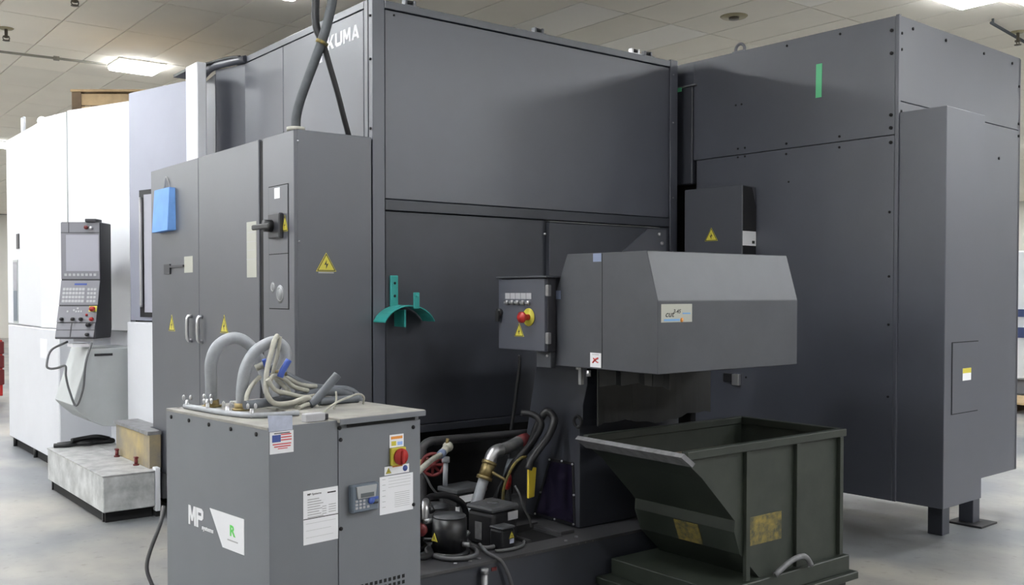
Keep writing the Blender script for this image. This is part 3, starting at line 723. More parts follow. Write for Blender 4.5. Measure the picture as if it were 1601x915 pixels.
# protruding cable column
q = B(); q.box(.012, .515, -.30, .0, .30, 2.71, bev=.003); cc = build(q, 'column_cover', M['dark'], en)
q = B(); q.plate(('y', -.30), .10, .45, .86, 1.30, 0, .0015); ad = build(q, 'access_door', M['gap'], cc)
q = B(); q.plate(('y', -.3015), .106, .444, .866, 1.294, 0, .003); build(q, 'door_leaf', M['dark'], ad)
lb = label_plate(cc, ('y', -.3045), .235, .345, 1.06, 1.135, M['paper'], label='small white and yellow label on the access door')
label_plate(lb, ('y', -.3061), .235, .345, 1.105, 1.135, M['yellow'], th=.0006, name='yellow_print')
for z in (3.22, 3.08, 2.70, 2.62, 2.53):
    screw(en, LX, .045, z, .011, .008)
for z in (2.1, 1.7, 1.4, .95): screw(en, LX, .05, z, .008, .005)
for y in (.40, .80): 
    for z in (3.27, 2.61, 2.54): screw(en, LX, y, z, .008, .005)
for (y, z) in ((1.14, 2.62), (1.20, 2.62), (1.14, 2.56), (1.20, 2.56), (1.14, 2.30), (1.20, 2.30), (1.17, 2.93), (1.22, 2.93), (.78, 2.35), (1.12, 1.0)): screw(en, LX, y, z, .007, .004)
for z in (3.20, 3.10, 2.72, 2.68): screw(en, LY, .035, z, .009, .006)
for (x, z) in ((.17, 3.25), (.60, 3.25), (1.15, 3.25), (1.6, 3.25), (1.72, 3.1), (1.72, 2.83), (1.72, 2.74), (1.40, 2.55)): screw(en, LY, x, z, .010, .006)
for y in (1.20,):
    q = B(); q.box(-.004, .05, y - .055, y + .055, 3.300, 3.312, bev=.002); q.torus((.02, y, 3.325), (1, 0, 0), .038, .011, 20, 8)
    lg = build(q, 'lifting_eye', M['pend'], en)
for (x, y, pl_) in ((1.07, -.01, 1), (.61, -.02, 0), (1.06, 1.8, 1), (.3, 1.2, 1)):
    q = B(); q.box(x - .05, x + .05, y - .01, y + .09, .012 if pl_ else 0, .31, bev=.003); lgm = build(q, 'leg', M['dark_shaded'], en)
    if pl_:
        q = B(); q.box(x - .12, x + .12, y - .10, y + .14, 0, .014, bev=.002); build(q, 'foot_plate', M['black'], lgm)
tp = B(); tp.face_poly(LX, [(.533, 2.885), (.577, 2.885), (.574, 3.105), (.530, 3.105)], .0, .0022); build(tp, 'tape_strip', M['green_tape'], en, 'strip of green tape')
# narrow box in the slot beside the main machine
b = B(); b.box(-.02, .09, 1.60, 1.76, 2.405, 3.125, bev=.006); sb = build(b, 'slot_box', M['dark_shaded'], en)
b = B(); b.box(-.022, .03, 1.57, 1.76, 3.126, 3.138, bev=.002); build(b, 'slot_box_cap', M['steel'], sb)
b = B(); b.plate(('x', -.02), 1.70, 1.74, 3.10, 3.13, 0, .006); build(b, 'tape_scrap', M['green_tape'], sb, 'scrap of green tape')
# service outlet low on the left face
b = B(); b.box(-.03, 0, 1.22, 1.30, .96, 1.02, bev=.004); oc = build(b, 'outlet_box', M['black'], en)
b = B(); b.box(-.035, 0, 1.16, 1.22, .94, 1.02, bev=.003); build(b, 'outlet_cover', M['silver'], oc)

jb = thing('junction_box', 'charcoal junction box with warning triangle on the left face of the enclosure', 'junction box', (5.61, 3.3, 0), 2.1, local=True)
b = B(); b.prism([(-.155, 1.70), (-.155, 2.345), (-.002, 2.335), (-.002, 1.70)], 'y', 1.045, 1.555, bev=.004); bx_ = build(b, 'body', M['cabinet'], jb)
b = B(); b.prism([(-.151, 1.705), (-.151, 2.335), (-.05, 2.33), (-.004, 2.20), (-.004, 1.705)], 'y', 1.041, 1.046); build(b, 'side_plate', M['black'], jb)
warning(jb, ('x', -.155), 1.31, 1.965, .115, .095)
lb = label_plate(jb, ('y', 1.041), -.155, -.005, 1.925, 2.025, M['paper'], label='white square label on the box side')
lines(lb, ('y', 1.0394), [(-.05, -.02, 1.94, 1.96)], 0, M['ink'], 'black_mark')

# ---------------------------------------------------------------- teal hose rack on the end panel
hr = thing('hose_rack', 'teal saddle shaped hose hanger screwed to the lower end panel', 'hose hanger', (3.05, 4.965, 1.45))
b = B(); b.box(2.985, 3.035, 4.955, 4.973, 1.50, 1.70, bev=.004); s_ = build(b, 'back_strap', M['teal'], hr)
for z in (1.655, 1.58): screw(s_, ('y', 4.955), 3.01, z, .008, .003)
b = B()
def arch(y, dz=0): return [(3.04 + .185 * math.sin(a), y, 1.365 + dz + .155 * math.cos(a)) for a in [R(-66 + 11 * k) for k in range(13)]]
o0, o1 = arch(4.965), arch(4.83)
up_ = [Vector(p) for p in o0] + [Vector(p) for p in reversed(o1)]
bm = b.bm
for k in range(12):
    quad = [o0[k], o0[k + 1], o1[k + 1], o1[k]]
    B_ = [(Vector(p) + Vector((0, 0, .007))) for p in quad]
    b.solid(quad, B_)
build(b, 'saddle', M['teal'], hr)
b = B(); b.box(3.06, 3.10, 4.825, 4.835, 1.505, 1.60, bev=.003); f_ = build(b, 'front_stop', M['teal'], hr)
screw(f_, ('y', 4.825), 3.08, 1.58, .009, .004, M['teal'])
b = B(); b.box(3.005, 3.015, 4.84, 4.955, 1.40, 1.50); build(b, 'support_web', M['teal'], hr)

# ---------------------------------------------------------------- coolant tank
tk = thing('coolant_tank', 'low oily black coolant tank on the floor under the machine end', 'tank', (2.35, 3.775, 0))
b = B(); b.box(2.35, 4.55, 3.785, 4.94, 0.0, .285, bev=.004); build(b, 'wall', M['dark_shaded'], tk)
b = B()
hx0, hx1, hy0, hy1 = 3.20, 3.42, 3.92, 4.17
b.box(2.345, 4.56, 3.775, hy0, .285, .30); b.box(2.345, hx0, hy0, hy1, .285, .30); b.box(hx1, 4.56, hy0, hy1, .285, .30); b.box(2.345, 4.56, hy1, 4.945, .285, .30)
build(b, 'top_plate', M['tank'], tk)
b = B(); b.plate(('x', hx0), hy0, hy1, .286, .2862, -.2, 0); b.box(hx0, hx1, hy0, hy1, .2852, .287); build(b, 'opening', M['gap'], tk)
b = B(); b.box(hx0 - .03, hx1 + .03, hy1, hy1 + .03, .30, .325); b.box(hx1, hx1 + .10, hy0 + .02, hy1, .30, .318, bev=.003); b.box(hx0 - .03, hx0, hy0, hy1, .30, .315); build(b, 'opening_frame', M['tank'], tk)
for k in range(9): screw(tk, ('y', 3.785), 3.0 + .05 * k + (.0 if k < 4 else .1), .292, .005, .010, M['cable_grey'])
for (x, y) in ((2.66, 3.83), (2.74, 3.82), (2.80, 3.83), (3.36, 3.83), (3.46, 3.86)):
    b = B(); b.cyl((x, y, .30), (x, y, .307), .009, 8); build(b, 'hex_bolt', M['steel'], tk)
b = B(); b.cyl((2.778, 3.755, .27), (2.778, 3.755, .02), .016, 12); b.cyl((2.778, 3.755, .25), (2.778, 3.755, .275), .02, 10); build(b, 'level_gauge', M['steel'], tk, 'grey sight tube on the tank front')
b = B(); b.plate(('y', 3.785), 2.84, 2.87, .245, .262, 0, .004); build(b, 'red_mark', M['red_old'], tk)

# pumps on the tank
def pump_round(name, x, y, r, h, label, z=.30):
    t = thing(name, label, 'pump', (x, y, z), local=True, group='pumps on the coolant tank')
    q = B(); q.cyl((0, 0, .0), (0, 0, .018), r * 1.18, 22); build(q, 'flange', M['pump_black'], t)
    q = B(); q.cyl((0, 0, .018), (0, 0, h - .012), r, 26, bev=.004); build(q, 'motor', M['pump_black'], t)
    q = B(); q.cyl((0, 0, h - .014), (0, 0, h), r * .97, 26, bev=.005); build(q, 'cap', M['pump_cap'], t)
    return t
p1 = pump_round('coolant_pump', 2.748, 4.01, .086, .195, 'round black pump with smooth grey cap nearest the chiller on the tank')
q = B(); q.cyl((.02, -.085, .06), (.04, -.115, .06), .012, 10); build(q, 'cable_gland', M['steel'], p1)
p3 = pump_round('coolant_pump', 2.62, 4.22, .095, .22, 'black pump half hidden behind the chiller, on the tank')
p4 = pump_round('coolant_pump', 2.86, 4.33, .088, .175, 'low black pump behind the smooth capped pump, with yellow triangle')
warning(p4, ('x', -.09), .0, .09, .05, .045)
def tri_on(t, dx, dy, z, ang, w=.05):
    d = Vector((math.cos(R(ang)), math.sin(R(ang)), 0)); c = Vector((dx, dy, z)); s_ = Vector((-d.y, d.x, 0))
    q = B(); a_ = [c - s_ * w / 2, c + s_ * w / 2, c + Vector((0, 0, w * .9))]
    q.solid([p_ for p_ in a_], [p_ + d * .003 for p_ in a_]); k = build(q, 'warning_triangle', M['yellow'], t)
    q = B(); a_ = [c + Vector((0, 0, w * .2)) - s_ * w * .06, c + Vector((0, 0, w * .2)) + s_ * w * .06, c + Vector((0, 0, w * .6))]
    q.solid([p_ + d * .003 for p_ in a_], [p_ + d * .004 for p_ in a_]); build(q, 'bolt_symbol', M['ink'], k)
tri_on(p4, -.02, -.092, .09, 258)
tri_on(p1, -.088, .0, .075, 185, .045)
p2 = thing('coolant_pump', 'square black pump with rounded grey lid and white label, right on the tank', 'pump', (3.055, 4.06, .30), 8, local=True, group='pumps on the coolant tank')
q = B(); q.box(-.095, .095, -.095, .095, 0, .175, bev=.022, seg=3); build(q, 'motor', M['pump_black'], p2)
q = B(); q.box(-.10, .10, -.10, .10, .175, .205, bev=.014, seg=2); q.cyl((0, 0, .204), (0, 0, .209), .03, 16); build(q, 'cap', M['pump_cap'], p2)
q = B(); q.box(-.07, .085, -.104, -.098, .155, .172); lbl = label_plate(p2, ('y', -.096), .01, .085, .125, .168, M['key'], n=.004, label='scuffed white label'); q.bm.free()
q = B(); q.plate(('x', -.096), -.02, .03, .03, .12, 0, .003); build(q, 'name_plate', M['steel'], p2)
tb_ = thing('terminal_box', 'small black box with yellow triangle beside the square pump', 'terminal box', (3.02, 3.90, .30), 8, local=True)
q = B(); q.box(-.05, .045, -.02, .07, 0, .105, bev=.012, seg=2); build(q, 'body', M['pump_black'], tb_)
q = B(); q.box(-.052, .047, -.022, .072, .105, .118, bev=.005); build(q, 'lid', M['pump_cap'], tb_)
warning(tb_, ('y', -.02), .02, .055, .04, .036); label_plate(tb_, ('y', -.02), .005, .035, .03, .053, M['flap'])
sbx = thing('control_valve_box', 'dark box with wide white label on legs behind the pumps', 'valve box', (3.14, 4.45, .30), 6, local=True)
q = B(); q.box(-.11, .10, -.08, .08, .13, .20, bev=.006); build(q, 'body', M['pump_black'], sbx)
q = B(); q.prism([(-.115, -.085), (.06, -.085), (.11, -.03), (.11, .085), (-.115, .085)], 'z', .20, .225, bev=.004); build(q, 'lid', M['pump_cap'], sbx)
lb = label_plate(sbx, ('y', -.08), -.095, .025, .15, .188, M['paper'], label='wide white label')
for (x, y) in ((-.09, -.06), (.08, -.06), (.08, .06), (-.09, .06)):
    q = B(); q.cyl((x, y, 0), (x, y, .135), .013, 10); build(q, 'leg', M['steel'], sbx)
q = B(); q.cyl((.10, .0, .19), (.15, .0, .185), .018, 10); q.sphere((.155, 0, .185), .022); build(q, 'fitting', M['beige'], sbx)

# main coolant riser: grey pipe, brass valve, elbow, braided hose
rs = thing('coolant_riser', 'grey coolant pipe with brass valve, silver elbow and braided hose', 'pipe', (3.12, 4.35, .30))
b = B(); b.tube([(3.10, 4.35, .30), (3.125, 4.35, .38), (3.165, 4.35, .45), (3.20, 4.35, .535), (3.222, 4.35, .585)], .030, 14); build(b, 'lower_pipe', M['hose_grey'], rs)
b = B(); b.tube([(3.20, 4.40, .30), (3.22, 4.40, .42), (3.26, 4.40, .56)], .018, 12); build(b, 'side_pipe', M['hose_mid'], rs)
b = B(); b.cyl((3.218, 4.35, .575), (3.250, 4.35, .65), .038, 14); b.cyl((3.212, 4.35, .563), (3.220, 4.35, .582), .045, 8); b.cyl((3.247, 4.35, .643), (3.255, 4.35, .66), .043, 8); vb = build(b, 'brass_valve', M['brass'], rs)
b = B(); b.tube([(3.24, 4.33, .61), (3.27, 4.29, .585), (3.30, 4.255, .56)], .009, 8); build(b, 'valve_stem', M['brass'], vb)
b = B(); b.torus((3.305, 4.25, .553), (.6, -.8, -.1), .034, .011, 20, 8)
for a in range(3): 
    v = Vector((.8, .6, 0)) * math.cos(a * 1.05) + Vector((0, 0, 1)) * math.sin(a * 1.05); b.cyl(Vector((3.305, 4.25, .553)) - v * .034, Vector((3.305, 4.25, .553)) + v * .034, .006, 6)
build(b, 'red_handwheel', M['red'], vb)
b = B(); b.tube([(3.252, 4.35, .65), (3.268, 4.35, .69), (3.295, 4.35, .712), (3.335, 4.35, .718)], .036, 14); build(b, 'elbow', M['silver'], rs)
b = B(); b.tube([(3.33, 4.35, .717), (3.36, 4.352, .72), (3.40, 4.355, .728), (3.44, 4.36, .738), (3.475, 4.365, .748)], .032, 12, sub=7, ribs=.13); build(b, 'braided_hose', M['steel'], rs)
b = B(); b.cyl((3.475, 4.365, .748), (3.535, 4.375, .757), .036, 12); build(b, 'red_coupling', M['red_old'], rs)

def hose(pts, r, m, name, label, cat, seg=10, group=None):
    q = B(); q.tube(pts, r, seg); return single(q, name, m, label, cat, group)
hose([(3.34, 4.46, .31), (3.36, 4.45, .39), (3.405, 4.405, .524), (3.44, 4.32, .659), (3.46, 4.25, .739), (3.47, 4.205, .84), (3.49, 4.165, .925), (3.51, 4.14, .935), (3.52, 4.11, .893), (3.468, 4.095, .814), (3.40, 4.09, .754), (3.345, 4.09, .70), (3.318, 4.09, .645)], .022, M['hose_black'], 'hose', 'thick black hose bent over in a hook beside the conveyor window', 'hose')
hose([(3.30, 4.38, .30), (3.33, 4.37, .40), (3.37, 4.31, .613), (3.405, 4.245, .701), (3.44, 4.18, .792), (3.46, 4.15, .872), (3.44, 4.19, .92), (3.40, 4.25, .93)], .019, M['hose_black'], 'hose', 'black hose running up alongside the hooked hose', 'hose')
hose([(3.28, 4.25, .30), (3.229, 4.2, .418), (3.209, 4.162, .549), (3.232, 4.125, .655), (3.281, 4.12, .70), (3.36, 4.16, .70)], .008, M['warn_worn'], 'tube', 'thin olive tube arching behind the red handwheel', 'tube')
hose([(3.25, 4.12, .56), (3.265, 4.1, .517), (3.292, 4.1, .444), (3.336, 4.1, .369), (3.354, 4.11, .325)], .006, M['cable_grey'], 'tube', 'thin grey line below the yellow tag on the tank', 'tube')
hose([(3.45, 4.40, .30), (3.43, 4.42, .40), (3.45, 4.45, .52), (3.52, 4.49, .62)], .026, M['hose_dark'], 'hose', 'thick dark hose rising out of the tank behind the yellow tag', 'hose')
lp = thing('supply_pipe', 'grey steel pipe with red gate valve in the dark below the machine', 'pipe', (3.115, 4.8, .30))
b = B(); b.tube([(3.10, 4.8, .30), (3.10, 4.8, .45), (3.10, 4.8, .66), (3.105, 4.8, .70), (3.15, 4.8, .725), (3.25, 4.8, .726), (3.9, 4.8, .71)], .026, 12, sub=4); build(b, 'tube', M['tank'], lp)
b = B(); b.cyl((3.10, 4.80, .57), (3.10, 4.80, .63), .035, 12); b.cyl((3.10, 4.79, .60), (3.10, 4.70, .61), .012, 8); build(b, 'valve_body', M['brass'], lp)
b = B(); c0 = Vector((3.10, 4.69, .612)); ax = Vector((-.5, -.86, .05)).normalized(); b.torus(c0, ax, .062, .010, 24, 8)
u = ax.orthogonal().normalized(); v = ax.cross(u)
for a in range(4):
    d = u * math.cos(a * .785) + v * math.sin(a * .785); b.cyl(c0 - d * .06, c0 + d * .06, .009, 6)
b.cyl(c0 - ax * .01, c0 + ax * .012, .02, 10)
build(b, 'red_handwheel', M['red_old'], lp, 'dull red handwheel')
bv = thing('ball_valve', 'cream ball valve on a thin silver pipe behind the pumps', 'valve', (3.06, 4.5, .30))
b = B(); b.cyl((3.055, 4.5, .525), (3.06, 4.5, .66), .014, 10); b.cyl((3.06, 4.5, .655), (3.06, 4.5, .685), .022, 8); build(b, 'tube', M['hose_grey'], bv)
b = B(); b.cyl((3.01, 4.46, .715), (3.10, 4.53, .74), .022, 10); b.sphere((3.085, 4.515, .738), .030); build(b, 'body', M['beige'], bv)
b = B(); b.cyl((2.985, 4.44, .712), (3.015, 4.465, .717), .024, 10); build(b, 'blue_collar', M['blue_tape'], bv)
b = B(); b.cyl((3.075, 4.51, .755), (3.08, 4.51, .785), .01, 8); build(b, 'stem', M['brass'], bv)
hose([(2.42, 3.98, .66), (2.56, 4.07, .685), (2.72, 4.2, .71), (2.87, 4.34, .715), (2.98, 4.435, .712)], .015, M['beige'], 'hose', 'cream hose from behind the chiller to the ball valve', 'hose')
hose([(2.70, 4.4, .70), (2.84, 4.4, .636), (2.901, 4.4, .549), (2.96, 4.4, .48), (2.97, 4.41, .44)], .006, M['cable_grey'], 'cable', 'thin dark cable dropping behind the low pump', 'cable')
yt = thing('yellow_tag', 'yellow plastic tag sleeve hanging by the conveyor window', 'tag', (3.35, 4.10, .48))
b = B(); b.prism([(3.322, .485), (3.365, .49), (3.38, .648), (3.325, .655)], 'y', 4.092, 4.108, bev=.003); build(b, 'sleeve', M['yellow_y'], yt)
b = B(); b.tube([(3.352, 4.1, .65), (3.355, 4.12, .69), (3.40, 4.17, .69)], .005, 6); build(b, 'hook', M['cable_grey'], yt)
# pump hoses and cables lying on the tank
hose([(2.70, 4.09, .50), (2.70, 4.14, .545), (2.745, 4.19, .55), (2.80, 4.22, .545), (2.90, 4.24, .53), (3.0, 4.25, .47), (3.02, 4.245, .385), (3.01, 4.23, .31)], .017, M['hose_black'], 'hose', 'black hose curving over between the two round pumps', 'hose')
el = thing('pipe_elbow', 'small silver elbow with red knob at the smooth capped pump', 'pipe fitting', (2.64, 4.08, .45))
b = B(); b.tube([(2.655, 4.085, .47), (2.658, 4.09, .52), (2.67, 4.11, .54), (2.695, 4.14, .545)], .019, 12); build(b, 'elbow', M['silver'], el)
b = B(); b.cyl((2.64, 4.06, .465), (2.72, 4.075, .467), .013, 10); build(b, 'stub', M['steel'], el)
b = B(); b.cyl((2.59, 4.03, .435), (2.605, 4.04, .437), .032, 12); build(b, 'red_knob', M['red_old'], el)
hose([(2.86, 4.09, .36), (2.80, 4.115, .345), (2.735, 4.125, .325), (2.655, 4.075, .318), (2.635, 3.97, .314), (2.66, 3.885, .314), (2.73, 3.85, .314), (2.80, 3.862, .314), (2.855, 3.93, .314), (2.87, 4.0, .314)], .011, M['cable_grey'], 'cable', 'grey cable coiled round the foot of the smooth capped pump', 'cable')
hose([(3.17, 4.10, .40), (3.13, 3.99, .355), (3.04, 3.955, .325), (2.95, 3.93, .316), (2.885, 3.96, .318), (2.87, 4.04, .33), (2.90, 4.10, .335), (2.94, 4.11, .36)], .011, M['cable_grey'], 'cable', 'grey cable running from behind the square pump across its foot', 'cable')
hose([(2.89, 3.95, .335), (2.875, 3.90, .326), (2.865, 3.85, .318), (2.86, 3.79, .314), (2.862, 3.76, .31), (2.885, 3.755, .285), (2.915, 3.752, .23), (2.94, 3.75, .16), (2.96, 3.75, .05)], .009, M['cable_grey'], 'cable', 'grey cable hanging over the front edge of the tank', 'cable')
hose([(2.52, 3.95, .33), (2.58, 3.96, .322), (2.63, 4.0, .322), (2.66, 4.06, .33)], .015, M['hose_black'], 'hose', 'short black hose at the foot of the pump beside the chiller', 'hose')
hose([(2.93, 3.87, .311), (3.02, 3.85, .311), (3.10, 3.87, .311), (3.16, 3.93, .311)], .008, M['cable_grey'], 'cable', 'thin cable lying in front of the small box on the tank', 'cable')
hose([(3.905, 4.90, 1.2), (3.90, 4.9, 1.10), (3.862, 4.9, .865), (3.82, 4.9, .60), (3.8, 4.85, .33)], .012, M['hose_black'], 'cable', 'black cable hanging down the lower end panel below the control box', 'cable')

# ---------------------------------------------------------------- chip conveyor
cv = thing('chip_conveyor', 'dark chip conveyor with big grey hood over the chip bin', 'conveyor', (3.6, 3.98, .30))
b = B(); b.prism([(3.99, .302), (4.46, .302), (4.46, .75), (4.36, 1.20), (4.30, 1.55), (3.93, 1.55), (3.93, 1.10), (3.965, .98), (3.965, .90), (3.99, .86)], 'x', 3.60, 4.40, bev=.003); bd = build(b, 'body', M['dark_shaded'], cv)
b = B(); b.box(4.0, 4.4, 3.945, 3.99, .42, .46); build(b, 'flange', M['black'], bd)
wp = [(4.047, .315), (4.372, .30 + .012), (4.215, .645), (4.045, .65)]
wp = [(4.035, .325), (4.355, .325), (4.225, .640), (4.050, .645)]
b = B(); b.face_poly(('x', 3.60), [(4.02, .31), (4.385, .31), (4.24, .658), (4.035, .66)], 0, .006); wf = build(b, 'window_frame', M['black'], cv)
b = B(); b.face_poly(('x', 3.594), wp, 0, .003); build(b, 'window_pane', M['purple'], wf, 'smoked purple inspection pane')
for (y, z) in ((4.03, .318), (4.19, .317), (4.365, .317), (4.315, .45), (4.235, .65), (4.13, .655), (4.04, .65), (4.028, .48)):
    screw(wf, ('x', 3.594), y, z, .006, .006, M['silver'])
# hood
hx0, hx1 = 3.38, 4.462
pr = [(3.20, 1.213), (3.20, 1.560), (3.272, 1.800), (3.846, 1.800), (3.955, 1.560), (3.955, 1.213)]
b = B(); b.prism(pr, 'x', hx0, hx1, bev=.003); hd = build(b, 'hood', M['hood'], cv)
label_plate(hd, ('x', hx0), 3.585, 3.645, 1.755, 1.797, M['blue_tape'], name='tape_patch'); label_plate(hd, ('x', hx0), 3.895, 3.948, 1.565, 1.61, M['blue_tape'], name='tape_patch')
lb = label_plate(hd, ('x', hx0), 3.585, 3.665, 1.222, 1.295, M['paper'], label='white label with a red hand symbol')
lines(lb, ('x', hx0 - .0016), [(3.60, 3.65, 1.285, 1.288)], 0, M['ink_grey'])
q = B(); q.tube([(hx0 - .003, 3.645, 1.245), (hx0 - .003, 3.625, 1.262), (hx0 - .003, 3.605, 1.270)], .004, 6); q.tube([(hx0 - .003, 3.64, 1.268), (hx0 - .003, 3.62, 1.252), (hx0 - .003, 3.605, 1.248)], .003, 6); build(q, 'hand_symbol', M['ink_red'], lb)
HF = ('y', 3.20)
lb = label_plate(hd, HF, 3.402, 3.618, 1.458, 1.545, M['beige_label'], label='cream paper with handwriting')
q = B(); q.text(('y', 3.1984), 3.432, 1.483, 'cut', .062, .024, 0, bold=.01, shear=.3, th=.0006); q.text(('y', 3.1984), 3.484, 1.50, '3-45', .055, .020, 0, bold=.01, shear=.3, th=.0006); build(q, 'handwriting', M['ink'], lb)
lines(lb, ('y', 3.1984), [(3.42, 3.53, 1.464, 1.474), (3.55, 3.605, 1.496, 1.503)], 0, mat('pale_blue_ink', (.16, .34, .62), .6))
q = B(); q.cyl((3.545, 3.1984, 1.468), (3.545, 3.1975, 1.468), .011, 12); build(q, 'orange_dot', M['ink_orange'], lb)
for (x, y, z) in ((3.5, 3.955, 1.215), (3.38, 3.74, 1.20)):
    q = B(); q.cyl((x + .02, y - .04, z), (x + .02, y - .04, z - .03), .012, 8); build(q, 'hex_bolt', M['silver'], hd)
q = B(); q.box(3.42, 3.44, 3.78, 3.80, 1.12, 1.213); build(q, 'curtain_rod_hanger', M['steel'], hd)
b = B(); b.plate(('x', hx0), 3.578, 3.580, 1.22, 1.795, 0, .0015); build(b, 'panel_seam', M['black'], hd)
# rubber curtain under the hood
def curtain(pts, ztop, zb, t=.008):
    q = B(); n = len(pts)
    lo = [zb + .016 * math.sin(k * .5) + .006 * math.sin(k * 1.9) for k in range(n)]
    for k in range(n - 1):
        (x0, y0), (x1, y1) = pts[k], pts[k + 1]
        d = Vector((x1 - x0, y1 - y0)).normalized(); nn = Vector((-d.y, d.x)) * t
        q.solid([(x0, y0, lo[k]), (x1, y1, lo[k + 1]), (x1, y1, ztop), (x0, y0, ztop)], [(x0 + nn.x, y0 + nn.y, lo[k]), (x1 + nn.x, y1 + nn.y, lo[k + 1]), (x1 + nn.x, y1 + nn.y, ztop), (x0 + nn.x, y0 + nn.y, ztop)])
    return q
cpts = [(3.56 + .05 * k, 3.80 + .006 * math.sin(k * .9)) for k in range(19)]
build(curtain(cpts, 1.213, .89), 'rubber_curtain', M['rubber'], cv, 'black rubber flap with ragged lower edge')
cpts = [(3.58 + .012 * math.sin(k * 1.9), 3.30 + .055 * k) for k in range(10)]
q = curtain(cpts, 1.213, 1.12); build(q, 'rubber_curtain', M['rubber'], cv, 'short black rubber flap on the hood side')
# guide ring on the conveyor side
q = B(); q.torus((3.595, 4.0, .89), (1, 0, 0), .03, .009, 18, 6); build(q, 'tension_ring', M['iron'], cv)
# control box hung on the conveyor
kb_ = thing('conveyor_control_box', 'black conveyor control box with red emergency button left of the hood', 'control box', (3.42, 4.12, 1.285))
b = B(); b.box(3.315, 3.374, 3.925, 4.325, 1.287, 1.678, bev=.003); b.box(3.374, 3.58, 3.97, 4.325, 1.287, 1.678); build(b, 'body', M['pend_dark'], kb_)
b = B(); b.box(3.298, 3.318, 3.93, 4.328, 1.289, 1.674, bev=.003); dd = build(b, 'door', M['dark'], kb_)
b = B(); b.box(3.285, 3.375, 3.90, 4.335, 1.678, 1.688, bev=.002); b.box(3.375, 3.59, 3.97, 4.335, 1.678, 1.688); build(b, 'rain_lid', M['hood'], kb_)
DX = ('x', 3.298)
for k in range(5):
    y = 4.245 - k * .046
    label_plate(dd, DX, y - .022, y + .020, 1.565, 1.597, M['key'], name='legend_plate')
    q = B(); q.cyl((3.298, y, 1.545), (3.285, y, 1.545), .014, 12); q.box(3.278, 3.287, y - .018, y + .012, 1.539, 1.551, bev=.002); build(q, 'selector_knob', M['silver'], dd)
q = B(); q.cyl((3.298, 4.06, 1.468), (3.294, 4.06, 1.468), .048, 28); es = build(q, 'emergency_plate', M['yellow'], dd)
q = B(); q.cyl((3.294, 4.06, 1.468), (3.262, 4.06, 1.468), .017, 14); q.cyl((3.262, 4.06, 1.468), (3.236, 4.06, 1.468), .030, 18, bev=.006); build(q, 'emergency_stop', M['red'], es)
warning(dd, DX, 4.142, 1.362, .082, .072)
q = B(); q.cyl((3.298, 4.31, 1.49), (3.28, 4.31, 1.49), .022, 12); q.box(3.27, 3.285, 4.295, 4.325, 1.44, 1.50, bev=.003); build(q, 'door_latch', M['black'], dd)
for z in (1.36, 1.61):
    q = B(); q.box(3.300, 3.325, 3.905, 3.928, z - .03, z + .03, bev=.003); build(q, 'hinge', M['steel'], dd)
b = B(); b.box(3.34, 3.376, 3.93, 4.05, 1.20, 1.287, bev=.004); gb = build(b, 'cable_gland_box', M['hood'], kb_)
screw(gb, ('x', 3.34), 3.955, 1.265, .007, .006, M['silver'])
b = B(); b.box(3.58, 3.60, 4.02, 4.20, 1.30, 1.50); build(b, 'mount_bracket', M['black'], kb_)

# ---------------------------------------------------------------- chip hopper
hb = thing('chip_hopper', 'dark green self dumping chip hopper under the conveyor hood', 'hopper', (4.1, 3.36, 0))
y0, y1 = 3.03, 3.70
outer = [(3.40, .812), (3.50, .735), (3.74, .50), (3.735, .445), (3.78, .33), (3.93, .19), (4.60, .19), (4.62, .84), (3.40, .84)]
for ya in (y0, y1 - .012):
    b = B(); b.prism(outer, 'y', ya, ya + .012); build(b, 'side_plate', M['bin_side'], hb)
b = B()
for k in range(7):
    p, q_ = Vector(outer[k]), Vector(outer[k + 1]); d = (q_ - p).normalized(); n = Vector((-d.y, d.x)) * .012
    n = n if n.dot(Vector((4.15, .55)) - p) > 0 else -n
    b.solid([(p.x, y0 + .012, p.y), (q_.x, y0 + .012, q_.y), (q_.x + n.x, y0 + .012, q_.y + n.y), (p.x + n.x, y0 + .012, p.y + n.y)],
            [(p.x, y1 - .012, p.y), (q_.x, y1 - .012, q_.y), (q_.x + n.x, y1 - .012, q_.y + n.y), (p.x + n.x, y1 - .012, p.y + n.y)])
build(b, 'shell', M['bin'], hb)
b = B(); b.solid([(3.325, y0 - .03, .852), (3.40, y0 - .03, .80), (3.42, y0 - .03, .815), (3.345, y0 - .03, .868)], [(3.325, y1 + .02, .852), (3.40, y1 + .02, .80), (3.42, y1 + .02, .815), (3.345, y1 + .02, .868)]); build(b, 'pour_lip', M['rim'], hb, 'scuffed grey pouring lip')
b = B(); b.box(3.38, 4.64, y0 - .02, y0 + .02, .83, .87, bev=.003); build(b, 'rim', M['bin'], hb)
b = B(); b.box(3.38, 4.64, y1 - .02, y1 + .02, .83, .87, bev=.003); build(b, 'rim', M['bin'], hb)
b = B(); b.box(4.60, 4.64, y0, y1, .83, .87, bev=.003); build(b, 'rim', M['bin'], hb)
for x in (3.80, 4.20, 4.58):
    b = B(); b.box(x, x + .03, y0 - .022, y0, .20, .83, bev=.002); build(b, 'stiffener', M['bin_side'], hb)
def on_shell(t0, t1, k, ya, yb, n=.004):
    p, q_ = Vector(outer[k]), Vector(outer[k + 1]); d = q_ - p
    nn = Vector((-d.y, d.x)).normalized()
    if nn.dot(Vector((4.15, .55)) - p) > 0: nn = -nn
    a, c = p + d * t0, p + d * t1
    return [(a.x, ya, a.y), (a.x, yb, a.y), (c.x, yb, c.y), (c.x, ya, c.y)], [(a.x + nn.x * n, ya, a.y + nn.y * n), (a.x + nn.x * n, yb, a.y + nn.y * n), (c.x + nn.x * n, yb, c.y + nn.y * n), (c.x + nn.x * n, ya, c.y + nn.y * n)]
